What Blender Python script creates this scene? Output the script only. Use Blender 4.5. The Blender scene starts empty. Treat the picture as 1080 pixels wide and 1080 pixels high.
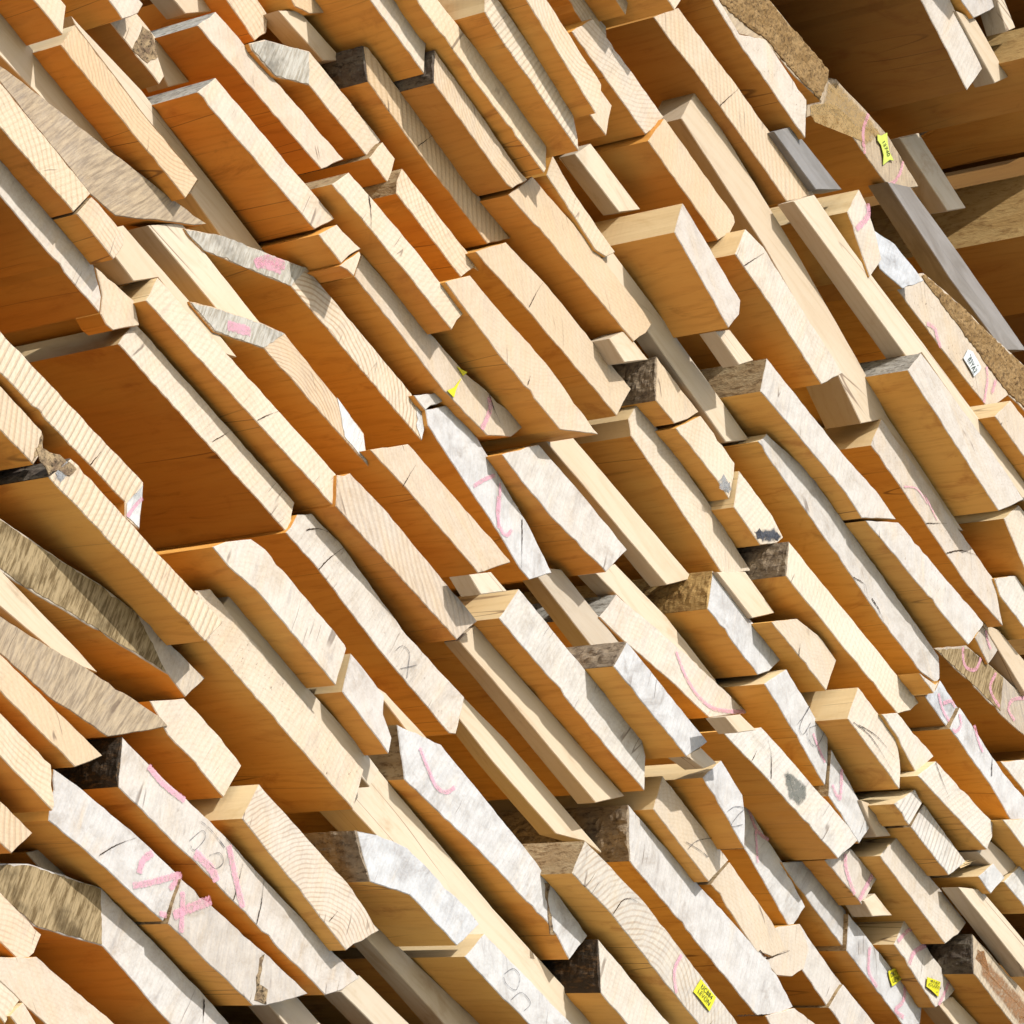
# Stack of sawn planks seen from the front, slightly from below; the camera is rolled.
# World axes: x runs along the stack, y runs into it (length of the planks), z is up. Metres.
import bpy, bmesh, math, random
from mathutils import Vector, Matrix, noise
S=bpy.context.scene
COL=S.collection
PLANKS=[]
def K(label,o,v,top,attrs,opt): PLANKS.append(dict(label=label,o=o,v=v,top=top,at=attrs,opt=opt,kids=[]))
def E(kind,v,opt): PLANKS[-1]['kids'].append((kind,v,opt))
# plank table: label, middle of the sawn end (mm), outline of the sawn end (mm), kind of upper-left edge, [grey,brown,rings,saw,specks], options
# E rows: marks, patches and tags lying on the sawn end of the plank above them
CAM=[-1.4338594886548304, -2.0877954060748154, 0.992157560838935]
FWD=[0.47795316288494344, 0.6959318020249385, 0.5359474797203551]
RGT=[0.5621682802990962, -0.7111764722124716, 0.42213131842707496]
DWN=[0.6749278470428046, 0.09953367421001502, -0.7311398286131177]
FOVH=0.2860337499294941
K('short cream plank end with slanted lower tip in the top left corner',[-483.5,301.3,2800.2],[[-30.5,0.4,-11.2],[28.0,0.1,-11.8],[14.6,-0.3,11.3],[-12.0,-0.2,11.6]],'',[0.1,0,0,0,0,0.0],{})
K('orange-striped cream plank end above the brown triangular slab in the upper left',[-351.7,313.5,2801.4],[[-95.3,-1.2,-13.6],[89.0,1.3,-15.5],[88.4,1.1,8.8],[13.4,0.1,7.9],[-95.5,-1.4,12.3]],'y',[0.0,0,1,0,0,0.0],{})
K('recessed pale batten behind the orange-striped end in the upper left',[-262.7,375.1,2856.0],[[-157.2,-0.3,5.3],[-47.1,-0.1,-0.7],[29.9,0.1,-0.2],[31.4,0.3,-16.8],[109.0,0.6,-25.0],[149.6,0.1,7.5],[119.8,0.1,5.6],[-68.2,-0.4,15.8],[-167.1,-0.4,8.5]],'',[0.1,0,0,0,0,0.0],{'r': 1,'len': 0.035,'bat': 1})
K('short pale plank end with a rough grey knot,near the top left',[-352.8,374.8,2905.5],[[-44.3,0.3,-11.2],[31.8,-0.2,-13.8],[31.5,-0.2,-3.3],[7.3,-0.1,10.1],[-26.4,0.1,18.1]],'y',[0.2,0,0,0,0,0.0],{'dk': 0.5})
E('patch',[[-10.0,0.1,-12.9],[10.1,-0.0,-8.7],[14.8,-0.1,5.6],[-6.0,-0.0,17.2],[-15.4,0.1,14.0]],[None,'gash',None])
K('recessed smooth pale batten beside the knotty end near the top left',[-323.3,417.7,2950.6],[[-54.7,-0.5,7.5],[31.1,0.2,-19.1],[45.7,0.5,4.4],[-22.1,-0.2,7.2]],'',[0.1,0,0,0,0,0.0],{'r': 1,'len': 0.03,'bat': 1})
K('long plank with rough grey upper edge,upper of two alike in the upper left',[-233.1,354.3,2971.2],[[-99.4,1.4,-16.1],[88.6,-1.7,-12.2],[103.0,-1.5,16.8],[-92.2,1.7,11.4]],'g',[0.35,0,0,0,0,0.0],{})
K('broad plank with rough grey upper edge,lower of two alike in the upper left',[-222.9,308.5,2883.5],[[-92.2,1.7,-13.9],[83.5,-1.0,-12.1],[94.5,-1.7,13.3],[-85.8,1.0,12.6]],'g',[0.3,0,0,0,0,0.0],{})
K('weathered brown-grey slab tapering to a triangular point at the upper left',[-358.7,332.7,2751.7],[[-118.7,-1.6,-26.6],[-105.1,-1.4,-25.3],[27.3,0.8,-29.2],[58.9,1.3,-23.2],[95.1,1.4,9.3],[128.5,1.6,37.0],[137.6,1.6,48.2],[90.1,1.0,35.1],[4.7,-0.1,15.1],[-80.7,-1.2,-5.4],[-113.9,-1.7,-14.6],[-123.8,-1.7,-20.4]],'',[0.5,0.75,0,0,0,0.0],{})
K('smooth recessed cream batten above the brown triangular slab at the left edge',[-416.4,352.4,2780.3],[[-74.3,-1.2,-23.1],[94.9,1.2,-8.2],[103.2,1.5,11.1],[-38.1,-0.4,10.6],[-85.6,-1.1,9.6]],'',[0.0,0,0,0,0,0.0],{'r': 1,'len': 0.035,'bat': 1})
K('striped orange plank end touching the underside of the brown triangular slab',[-449.9,239.7,2644.7],[[-61.5,-0.2,-14.0],[71.8,-0.5,-14.7],[75.1,0.1,11.7],[-85.5,0.6,17.1]],'',[0.0,0.1,1,0,0,0.0],{})
K('short striped plank end just below a dark crack at the upper left',[-344.1,238.7,2643.0],[[-30.9,0.0,-12.2],[21.6,0.5,-13.9],[21.3,0.1,3.6],[16.6,-0.1,11.7],[-28.6,-0.5,10.9]],'w',[0.2,0,1,0,0,0.05],{})
K('bright recessed cream batten just above the clean cut plank at the left',[-224.0,306.0,2698.2],[[-96.2,-1.4,-18.3],[-39.1,-0.9,-22.0],[-21.3,-0.2,0.9],[68.4,0.7,-3.6],[89.6,1.2,10.6],[60.5,0.9,12.0],[15.8,0.4,11.0],[-77.7,-0.7,9.4]],'',[0.0,0,0,0,0,0.11],{'r': 0.5,'len': 0.04,'bat': 1})
K('grey-stained plank end over a broad orange underside at the left edge',[-378.3,271.0,2617.9],[[-104.8,0.8,-10.3],[88.8,-0.1,-14.5],[81.3,-0.4,-2.1],[59.3,-0.6,13.0],[-124.5,0.3,13.9]],'',[0.5,0,0,0,0,0.0],{'dk': 0.3})
K('pale plank end set back behind the grey-stained end at the left',[-259.3,315.8,2648.1],[[-7.1,0.2,-13.7],[4.0,0.4,-16.7],[12.2,0.4,-15.1],[30.7,0.1,9.2],[12.4,-0.3,22.3],[-37.0,-0.6,14.4],[-15.2,-0.1,-0.5]],'',[0.15,0,0,0,0,0.0],{'r': 0.4,'len': 0.035})
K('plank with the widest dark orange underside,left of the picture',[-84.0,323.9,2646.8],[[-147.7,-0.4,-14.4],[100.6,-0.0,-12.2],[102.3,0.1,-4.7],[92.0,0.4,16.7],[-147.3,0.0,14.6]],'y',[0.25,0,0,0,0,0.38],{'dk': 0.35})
E('crack',[[-15.7,-0.1,-7.9],[-10.6,0.0,3.6],[-5.1,0.2,17.2]],[0.8,None,None])
K('long straight plank with clean cream upper edge,above the widest underside at the left',[-114.2,295.3,2682.4],[[-132.2,2.3,-15.1],[142.4,-1.9,-10.4],[124.9,-2.2,15.0],[-135.2,1.8,10.5]],'y',[0.1,0,0,0,0,0.3],{})
E('crack',[[25.4,-0.2,-11.3],[31.5,-0.5,1.1],[38.3,-0.8,12.6]],[0.8,None,None])
K('bent-looking plank end with pink spray on grey upper corner,upper of two',[-79.3,338.7,2823.5],[[-151.6,-1.5,-45.4],[-128.4,-1.3,-43.9],[-31.3,-0.1,7.6],[169.7,1.1,9.3],[180.6,1.2,9.6],[173.3,1.4,28.0],[142.8,1.3,36.8],[-27.2,0.3,36.0],[-52.4,-0.0,21.6],[-118.7,-0.9,-15.1],[-156.7,-1.5,-44.4]],'',[0.1,0,2,0,0,0.41],{})
E('patch',[[-151.6,-1.5,-45.4],[-128.4,-1.3,-43.9],[-31.3,-0.1,7.6],[-27.2,0.3,36.0],[-52.4,-0.0,21.6],[-118.7,-0.9,-15.1],[-155.3,-1.5,-44.3]],[None,'wane',None])
E('patch',[[148.9,1.4,37.8],[167.8,1.2,14.3],[179.8,1.2,9.5],[172.3,1.4,27.8]],[None,'chalk',None])
E('pink',[[-76.1,-0.6,-9.6],[-68.7,-0.3,5.0],[-48.7,-0.1,16.7]],[11.2,None,None])
E('pink',[[-77.4,-0.5,-7.4],[-65.5,-0.4,1.3],[-49.7,-0.1,10.4]],[11.2,None,None])
K('bent-looking plank end with pink spray and white lower tip,lower of two',[-86.1,305.5,2737.7],[[-117.9,-2.7,-32.7],[-83.8,-2.1,-32.4],[-30.5,-0.6,-1.2],[89.9,1.6,2.5],[131.7,2.4,4.3],[127.6,2.4,7.8],[108.3,2.4,25.0],[59.2,1.6,26.9],[-20.5,0.2,28.5],[-48.7,-0.5,15.0],[-93.7,-1.9,-12.0],[-121.6,-2.8,-31.6]],'',[0.1,0,2,0,0,0.31],{})
E('patch',[[-117.1,-2.7,-31.9],[-84.3,-2.1,-31.7],[-31.9,-0.6,-1.3],[-21.3,0.2,27.6],[-48.2,-0.6,14.3],[-93.2,-1.9,-12.7],[-120.3,-2.8,-31.5]],[None,'wane',None])
E('patch',[[62.0,1.7,27.3],[91.3,1.7,4.3],[128.2,2.3,4.2],[124.8,2.4,9.8],[108.2,2.4,23.3]],[None,'chalk',None])
E('pink',[[-76.8,-1.7,-17.3],[-66.2,-1.4,-10.1],[-52.5,-1.0,-1.4]],[11.2,None,None])
K('recessed pale yellow batten between the two pink-sprayed planks at the upper left',[-198.4,339.1,2768.4],[[-68.1,0.1,-16.6],[35.5,-0.3,-19.1],[86.9,-0.3,8.2],[-12.8,0.2,13.0],[-41.5,0.3,14.5]],'',[0.0,0,0,0,0,0.0],{'r': 1.0,'len': 0.031,'bat': 1})
K('saw-marked cream plank end with a pinkish grey slanting tip at the left',[-264.4,210.9,2459.2],[[-138.1,-1.6,-10.8],[64.6,0.6,-3.4],[72.7,0.5,-14.0],[90.5,0.8,-11.1],[69.1,1.1,23.7],[-158.8,-1.4,15.6]],'',[0.1,0,0,1,0,0.16],{'dk': 0.2})
E('patch',[[65.9,0.6,-3.7],[73.1,0.6,-13.0],[89.4,0.8,-10.6],[69.8,1.1,21.3]],[None,'chalk',None])
E('pink',[[73.5,0.6,-12.6],[74.0,0.8,0.8],[76.3,1.0,12.0]],[4.23,None,None])
E('crack',[[17.4,0.1,-5.2],[18.1,0.2,3.0],[19.3,0.4,11.7]],[1.04,None,None])
K('saw-marked plank end stopping at a splintered blue-grey knot at the left edge',[-326.7,216.9,2431.9],[[-42.7,0.2,-15.8],[40.0,0.0,-13.9],[39.4,-0.1,2.9],[28.9,-0.2,13.9],[-65.6,0.1,12.9]],'',[0.15,0,0,1,0,0.0],{})
E('patch',[[37.3,0.0,-14.0],[38.4,-0.1,1.9],[30.3,-0.2,12.2],[33.9,-0.0,-5.4]],[None,'gash',None])
K('long saw-ribbed cream plank end running below the splintered knot at the left',[-183.4,198.0,2428.8],[[-94.5,1.4,-19.1],[111.9,-2.4,-17.2],[117.7,-2.0,9.4],[29.0,-0.4,7.9],[-77.4,1.7,10.1],[-86.7,1.8,8.9]],'k',[0.1,0,0,1,0,0.17],{'dk': 0.1})
E('patch',[[-93.8,1.4,-17.9],[-81.9,1.2,-18.0],[-77.4,1.6,5.6],[-87.4,1.8,7.6],[-92.4,1.7,0.5]],[None,'greyp',None])
E('patch',[[-118.9,2.0,-9.3],[-111.3,2.0,-3.6],[-97.8,1.9,3.2],[-77.5,1.6,5.8],[-79.6,1.4,-4.2],[-91.9,1.5,-9.2],[-95.5,1.4,-17.9],[-109.3,1.7,-15.2]],[None,'gash',None])
K('brown weathered slab with a whitish lower tip at the left edge,upper of two',[-162.5,246.2,2382.8],[[-123.9,0.5,-10.1],[-98.3,0.3,-42.5],[-62.3,0.2,-36.3],[-8.5,-0.0,-20.7],[107.7,-0.5,10.1],[133.8,-0.6,7.3],[140.5,-0.5,34.8],[48.5,-0.1,29.9],[10.6,0.0,23.1],[-40.9,0.2,9.5],[-107.3,0.5,-5.1]],'',[0.4,0.3,0,0,0,0.27],{})
E('patch',[[-120.8,0.5,-9.6],[-96.6,0.3,-40.4],[-62.8,0.2,-35.6],[-9.1,-0.0,-20.0],[104.1,-0.4,10.0],[78.0,-0.3,20.0],[48.8,-0.1,28.6],[10.7,0.0,22.0],[-40.7,0.2,8.5],[-106.6,0.5,-6.0]],[None,'streak',None])
K('smooth recessed cream batten between two brown weathered slabs at the left edge',[-192.7,244.6,2336.5],[[-51.8,-0.1,-19.4],[46.3,-0.4,-8.4],[77.2,-0.2,6.7],[51.6,-0.1,7.9],[-51.7,0.4,6.9],[-71.6,0.5,6.3]],'',[0.0,0,0,0,0,0.35],{'r': 0.8,'len': 0.035,'bat': 1})
K('brown streaky weathered slab ending in a blunt point,lower of two at the left',[-134.9,238.5,2314.2],[[-110.9,0.7,-10.4],[-92.0,1.1,-33.8],[-69.4,0.9,-28.3],[-11.3,0.6,-23.9],[57.8,-0.1,-9.6],[65.6,-0.3,-1.6],[101.8,-1.3,39.0],[90.4,-1.3,39.6],[5.3,-0.5,20.6],[-37.3,-0.0,8.3]],'',[0.5,0.8,0,0,0,0.34],{})
K('plain cream plank end with a bark gap at its tip,left edge below the middle',[-145.1,232.6,2271.3],[[-84.7,-1.4,-14.1],[54.3,1.3,-11.3],[63.3,1.2,1.8],[70.8,1.1,14.7],[-103.7,-2.2,8.8]],'',[0.05,0,0,0,0,0.31],{})
K('striped orange plank end with a blunt tip at the left edge in the lower left',[-140.7,232.0,2228.2],[[-56.9,-1.0,-12.1],[53.2,0.4,-12.1],[52.3,0.5,-7.3],[29.1,0.8,16.9],[-77.8,-0.6,14.7]],'',[0.1,0,1,0,0,0.0],{})
K('short white plank end below the blunt striped one at the left edge',[-116.9,254.3,2186.4],[[-23.8,-0.0,-14.0],[30.6,-0.9,-13.1],[37.5,-0.2,13.8],[-44.4,1.1,13.3]],'',[0.2,0,0,1,0,0.01],{})
K('long plank end turning from streaky brown to cracked white in the lower left corner',[37.9,277.5,2186.9],[[-123.9,1.4,-36.6],[-97.3,1.1,-36.1],[-54.4,0.6,-34.1],[12.3,-0.2,-3.0],[100.1,-1.3,-9.8],[153.1,-2.0,-11.9],[174.2,-2.1,29.0],[111.8,-1.3,32.7],[8.4,0.0,34.6],[-18.8,0.4,35.2],[-48.9,0.7,21.6],[-90.4,1.2,3.4],[-126.3,1.5,-24.8]],'',[0.7,0,0,0,0,0.35],{})
E('patch',[[-124.8,1.5,-24.7],[-89.8,1.2,2.7],[-48.8,0.7,20.6],[-18.9,0.4,33.9],[11.0,-0.2,-2.6],[-54.5,0.6,-33.1],[-97.3,1.1,-35.3],[-121.8,1.4,-35.0]],[None,'streak',None])
E('crack',[[126.8,-1.5,28.5],[138.5,-1.7,12.1]],[1.44,None,None])
K('small grey plank end peeping out above the streaky brown one in the lower left',[-19.9,305.2,2214.7],[[-25.0,-0.1,-5.5],[11.9,0.3,-7.0],[29.5,0.2,6.9],[-16.4,-0.3,5.7]],'',[0.5,0,0,0,0,0.53],{'r': 0.5})
K('ribbed plank end with a frayed tip at the left edge near the bottom',[-40.3,274.4,2135.1],[[-39.2,0.2,-15.3],[30.2,-0.6,-15.6],[34.7,-0.4,-1.3],[31.6,-0.1,15.4],[-57.3,0.9,16.8]],'',[0.2,0,1,0,0,0.07],{})
K('smooth pale plank with a faint pink blot in the bottom left corner',[26.4,249.2,2105.2],[[-84.1,0.6,-17.4],[-66.5,0.7,-22.5],[42.0,0.5,-20.8],[98.3,-0.8,23.6],[53.5,-0.7,21.4],[-43.1,-0.4,15.6]],'',[0.3,0,0,0,0,0.3],{})
K('small ribbed plank end in the very bottom left corner',[-27.4,250.7,2074.6],[[-33.1,0.2,-7.4],[19.6,-0.3,-15.1],[19.1,-0.1,3.1],[20.1,-0.0,10.5],[-25.7,0.3,8.9]],'',[0.2,0,1,0,0,0.32],{})
K('sliver of pale plank with an orange side at the bottom left corner',[3.8,245.2,2070.8],[[-14.3,0.1,-5.5],[8.7,-0.4,-9.4],[15.6,-0.2,3.8],[-10.0,0.5,11.1]],'y',[0.3,0,0,0,0,0.6],{})
K('grey plank end bearing a pink spray loop next to black bark in the lower left',[-22.4,245.6,2242.0],[[-55.8,-0.5,-28.2],[-18.6,0.1,-23.7],[92.5,1.8,-16.7],[85.0,1.0,24.9],[17.6,-0.0,21.0],[-42.4,-0.9,14.4],[-78.3,-1.4,8.1]],'',[0.75,0,0,0,0,0.27],{})
E('pink',[[47.0,0.5,21.2],[42.5,0.6,8.5],[46.1,0.8,-2.7]],[7.62,None,None])
E('pink',[[46.7,1.0,-14.9],[58.8,1.0,-2.5],[71.1,1.0,12.1],[81.8,1.0,24.3],[80.3,1.2,7.6]],[6.77,None,None])
E('pink',[[83.8,1.6,-15.1],[92.2,1.7,-10.7]],[5.92,None,None])
E('crack',[[3.2,0.3,-17.3],[12.0,0.2,0.9],[24.7,0.1,19.1]],[0.96,None,None])
K('grey plank end with pink spray and a deep gash near its tip,lower left',[153.8,240.4,2248.4],[[-81.4,1.4,-24.2],[34.7,0.1,-22.0],[46.5,-0.2,-13.1],[78.4,-1.4,23.8],[15.5,-0.7,21.4],[-93.6,0.7,14.1]],'w',[0.7,0.25,0,0,0,0.26],{})
E('patch',[[33.1,0.0,-17.6],[15.5,-0.5,14.2],[17.6,-0.6,20.2],[29.4,-0.2,-3.5],[39.3,-0.4,-1.6],[45.8,-0.2,-12.2]],[None,'gash',None])
E('pink',[[-87.4,0.8,6.3],[-78.5,1.0,-5.0],[-66.5,1.2,-22.4]],[6.77,None,None])
E('pink',[[-82.2,1.3,-16.4],[-71.7,0.8,0.3],[-57.8,0.2,19.8]],[10.15,None,None])
K('long pink-scrawled plank end with a black bark upper edge in the lower left',[113.8,235.9,2299.7],[[-157.5,0.5,-22.1],[-75.3,0.5,-20.6],[-32.2,0.4,-18.9],[33.5,0.4,-18.6],[133.5,0.4,-17.6],[146.4,0.1,-2.0],[156.4,-0.4,18.6],[111.3,-0.4,17.4],[44.8,-0.4,17.6],[-62.3,-0.4,18.6],[-118.2,-0.3,14.6],[-180.5,-0.3,13.1]],'B',[0.6,0,0,0,0,0.29],{})
E('pink',[[-144.8,-0.3,11.3],[-121.9,-0.2,10.1],[-95.6,-0.3,13.9]],[6.77,None,None])
E('pink',[[-60.2,0.3,-14.2],[-48.1,0.3,-13.1],[-34.5,0.3,-13.7],[-25.5,0.4,-17.9]],[10.15,None,None])
E('pink',[[-34.6,-0.3,15.0],[-21.6,-0.1,5.3],[-8.3,0.1,-4.3],[11.5,0.4,-17.3]],[7.62,None,None])
E('black',[[-70.9,0.2,-10.0],[-65.3,-0.1,6.1],[-58.8,-0.1,2.7],[-61.6,0.3,-12.4],[-67.7,0.3,-11.7]],[0.8,None,None])
E('black',[[-46.3,0.1,-5.9],[-38.6,-0.1,3.1],[-30.3,0.0,-0.3],[-33.7,0.2,-10.1],[-42.1,0.2,-11.2]],[0.8,None,None])
E('black',[[-71.3,-0.3,11.3],[-57.4,-0.3,12.5],[-36.9,-0.2,10.3],[-45.6,-0.3,11.9]],[0.8,None,None])
E('crack',[[-0.8,0.4,-18.4],[-7.4,0.0,-0.7],[-12.4,-0.3,12.6]],[1.04,None,None])
E('crack',[[32.1,0.4,-18.3],[25.0,0.0,-0.9],[14.7,-0.4,16.9]],[1.04,None,None])
K('plain cream plank end with an orange rim below the brown slabs at the left',[1.3,240.0,2364.8],[[-61.7,-0.9,-6.8],[-28.1,-0.4,-16.4],[1.0,0.0,-15.3],[52.7,0.8,-18.1],[51.5,0.7,16.6],[18.7,0.3,20.2],[-34.1,-0.5,19.7]],'',[0.3,0,0,0,0,0.16],{})
K('swirly cream plank end with a wavy pale upper edge in the lower left',[163.4,212.7,2340.2],[[-100.7,-0.5,-11.1],[-45.4,-0.1,-15.5],[63.6,0.8,-25.0],[73.5,0.6,-7.2],[84.0,0.4,12.7],[28.7,-0.1,21.8],[-103.7,-1.0,24.2]],'y',[0.3,0,2,0,0,0.54],{})
E('crack',[[31.4,0.5,-18.2],[33.8,0.3,-4.8]],[0.8,None,None])
K('wide smooth plank end speckled with dark spots,left of centre',[8.1,221.3,2446.9],[[-98.7,0.9,7.9],[-74.8,0.6,-11.1],[-61.6,0.5,-17.8],[154.8,-1.4,-25.1],[143.9,-1.2,11.0],[23.3,-0.2,14.6],[-87.0,0.8,20.5]],'',[0.2,0,0,0,1,0.41],{})
K('thin shaded batten right behind the speckled wide end',[64.0,227.4,2470.4],[[-120.7,-0.2,-3.4],[-25.1,0.0,-9.4],[107.8,0.3,-15.4],[107.4,0.1,4.0],[88.5,0.1,5.9],[-37.8,-0.1,6.9],[-120.1,-0.2,11.4]],'y',[0.1,0,0,0,0,0.55],{'r': 0.6,'len': 0.03,'bat': 1})
K('smooth recessed pale batten carrying on below the speckled wide end towards the bottom',[350.4,260.8,2469.2],[[-169.3,-2.1,-24.4],[-125.3,-1.4,-23.6],[208.5,3.9,-40.2],[250.3,3.5,12.8],[164.0,2.1,18.5],[33.7,0.2,17.1],[-176.1,-3.1,25.0],[-185.8,-3.1,14.7]],'',[0.0,0,0,0,0,0.46],{'r': 0.7,'len': 0.042,'bat': 1})
K('grey plank end with rusty brown bark upper edge and chipped tip,lower left',[255.2,197.5,2404.5],[[-53.7,-0.1,-34.0],[-9.3,-0.2,-13.6],[63.0,-1.4,-13.7],[69.8,-0.9,5.5],[74.3,-0.6,19.4],[54.3,-0.2,21.7],[-35.3,1.1,18.5],[-71.3,1.2,4.3],[-91.7,1.2,-8.1]],'b',[0.9,0,0,0,0,0.86],{})
K('long grey plank end with a black split at the tip,bottom centre',[338.1,235.4,2519.6],[[-131.5,0.7,-26.4],[-29.0,-0.2,-19.3],[7.7,-0.6,-17.6],[105.8,-1.7,-18.3],[132.9,-2.2,-26.3],[140.2,-1.3,7.3],[63.1,-0.2,17.1],[36.1,0.2,20.8],[-44.2,1.2,25.6],[-113.8,2.0,29.2],[-167.3,2.0,7.9]],'w',[0.8,0,0,0,0,0.5],{})
E('patch',[[65.2,-0.4,10.9],[98.2,-1.7,-23.7],[103.3,-1.7,-20.4],[76.3,-0.7,2.6],[70.8,-0.3,15.4]],[None,'gash',None])
E('pink',[[-134.3,1.7,8.8],[-112.8,1.2,-1.2],[-96.6,0.9,-6.5],[-84.7,0.8,-2.8],[-78.4,1.1,8.6]],[5.08,None,None])
K('white plank end with crackled dark marks at the bottom centre',[424.1,209.4,2414.6],[[-81.8,-0.0,-17.7],[-37.3,-0.0,-17.8],[40.1,0.0,-16.0],[87.9,0.0,19.6],[65.4,0.0,17.9],[-74.3,-0.0,14.0]],'y',[0.75,0,0,0,0,1.0],{})
E('black',[[-33.9,-0.0,-0.3],[-27.3,-0.0,10.8],[-16.2,-0.0,10.2],[-13.1,-0.0,-2.4],[-25.5,-0.0,-5.8],[-33.3,-0.0,-2.8]],[0.8,None,None])
E('black',[[-12.9,-0.0,-14.1],[-6.2,-0.0,-0.2],[9.1,0.0,-0.5],[6.5,0.0,-11.4]],[0.8,None,None])
K('smooth pale batten below the pink-scrawled long end at the bottom left of centre',[320.9,265.3,2325.4],[[-39.1,0.9,-13.4],[16.6,-0.2,-12.8],[52.6,-1.1,14.1],[-30.1,0.4,12.0]],'',[0.15,0,0,0,0,0.72],{'r': 0.3,'len': 0.028,'bat': 1})
K('half-shaded recessed batten to the lower right of the swirly cream end',[347.9,275.5,2384.5],[[-85.6,1.6,-8.2],[64.4,-0.9,-13.0],[101.8,-2.0,15.0],[-80.6,1.3,6.2]],'',[0.0,0,0,0,0,0.65],{'r': 1.2,'len': 0.026,'bat': 1})
K('short pale batten under the gashed grey tip at the bottom edge',[256.8,279.8,2273.1],[[-36.9,-0.8,-14.3],[8.9,-0.1,-17.1],[44.9,0.8,9.7],[-0.9,0.2,11.5],[-16.0,-0.1,10.2]],'',[0.1,0,0,0,0,0.78],{'r': 0.5,'len': 0.028,'bat': 1})
K('long whitish plank end with a cracked top and grey checked tip,left of centre',[129.3,319.5,2642.9],[[-116.0,-1.4,-13.0],[-62.2,-0.8,-13.1],[36.4,0.1,-20.4],[155.9,1.3,-22.9],[163.1,1.5,-17.7],[151.0,1.8,18.1],[57.4,0.8,14.5],[-53.9,-0.2,25.7],[-102.4,-0.8,23.3],[-115.2,-1.1,10.1],[-114.1,-1.3,-4.7]],'',[0.5,0,0,0,0.5,0.58],{})
E('black',[[53.4,0.4,-8.8],[57.7,0.6,1.6],[68.5,0.8,2.8],[74.4,0.7,-6.8],[80.8,0.6,-19.3]],[0.96,None,None])
E('black',[[68.2,0.5,-18.1],[84.2,0.9,1.0]],[0.96,None,None])
E('crack',[[-99.3,-1.0,5.6],[-89.1,-0.7,16.7],[-75.5,-0.5,23.6]],[0.96,None,None])
E('crack',[[-65.6,-0.8,-12.9],[-62.1,-0.6,3.3],[-54.5,-0.3,24.2]],[1.2,None,None])
K('whitish plank end above the speckled wide end,its tip against a split orange edge',[-43.1,188.6,2493.2],[[-75.8,-0.8,-17.9],[-51.9,-0.6,-18.9],[-16.0,-0.3,-13.9],[103.6,0.5,-17.9],[93.7,0.9,16.2],[90.2,0.9,17.7],[-29.5,0.1,21.3],[-47.3,-0.1,17.2],[-67.1,-0.5,-3.9]],'',[0.45,0,0,0,0,0.19],{})
K('short grey plank end with an orange torn upper edge,left of centre',[112.1,196.9,2494.1],[[-36.9,0.3,-12.9],[37.7,-0.8,-21.1],[32.4,-0.5,-7.3],[12.1,-0.1,3.0],[3.7,0.2,17.3],[-49.0,1.0,21.0]],'y',[0.65,0,0,0,0,0.28],{})
K('plank end with bow-shaped ribs and a dark grey top,centre left',[113.7,289.7,2694.1],[[-88.1,-1.6,-23.9],[105.1,1.7,-16.9],[108.3,1.8,-3.5],[115.1,2.0,15.2],[-42.8,-0.6,16.4],[-93.3,-1.5,12.7],[-104.4,-1.8,-0.1]],'',[0.35,0,0,1,0,0.28],{})
K('plain beige plank end with bark along its lower tip,left of the pink-lined white plank',[144.3,293.4,2768.9],[[-116.7,-1.5,-24.9],[-63.4,-0.7,-21.4],[59.7,1.5,-19.9],[86.1,1.1,17.5],[83.7,1.1,18.7],[34.9,0.3,16.9],[-84.4,-1.7,13.1]],'',[0.25,0,0,0,0,0.4],{})
E('crack',[[-65.1,-0.6,-24.6],[-65.8,-0.9,-10.1],[-65.8,-1.2,3.5]],[0.96,None,None])
K('bluish white plank end with pink lines and a long crack,at the centre',[187.8,331.4,2845.4],[[-105.2,2.0,10.2],[-93.7,1.5,0.1],[-66.8,1.0,-4.3],[-10.4,-0.2,-12.9],[38.8,-1.2,-20.0],[80.9,-2.1,-28.9],[96.5,-2.4,-28.8],[116.5,-2.0,-2.0],[66.5,-0.7,14.2],[-36.6,1.6,36.8],[-86.3,2.4,35.6]],'',[0.85,0,0,0,0,0.45],{})
E('pink',[[-15.2,0.0,-7.4],[-8.0,0.4,8.8],[0.7,0.6,22.9]],[5.08,None,None])
E('pink',[[10.0,0.4,21.0],[21.8,-0.3,3.0],[33.7,-1.0,-17.7]],[4.23,None,None])
E('pink',[[15.6,0.0,9.3],[25.0,-0.6,-6.7],[37.8,-1.1,-16.0],[46.8,-1.2,-14.8],[48.9,-0.9,-5.1]],[5.08,None,None])
E('crack',[[53.6,-0.5,12.6],[65.6,-1.2,-4.6],[80.8,-2.1,-27.6]],[1.04,None,None])
K('small white plank end set behind the top of the bluish white one at the centre',[80.4,332.4,2866.8],[[-18.4,-0.1,-11.8],[1.9,0.2,-12.2],[13.2,0.0,10.6],[3.3,-0.1,13.4]],'',[0.7,0,0,0,0,0.47],{})
K('long plank end with a torn yellow tag and a pink stripe near its frayed tip',[55.2,318.5,2899.3],[[-125.9,-1.2,-19.5],[-52.7,-0.6,-20.4],[24.7,-0.0,-23.4],[94.0,0.6,-16.6],[118.9,1.0,5.4],[127.2,1.3,28.4],[65.9,0.7,17.8],[34.9,0.4,10.8],[-55.8,-0.4,6.9],[-98.9,-0.7,6.2],[-132.2,-1.0,4.5]],'',[0.3,0,0,0,0,0.52],{})
E('pink',[[71.1,0.7,13.9],[80.8,0.7,5.3],[84.0,0.5,-18.4]],[6.77,None,None])
E('crack',[[71.2,0.7,16.8],[82.7,0.8,10.7],[98.4,0.8,5.1]],[1.12,None,None])
E('tag',[[21.9,0.2,7.0],[35.1,0.4,11.7],[33.6,0.3,5.3]],[None,'yellow',None])
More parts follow.
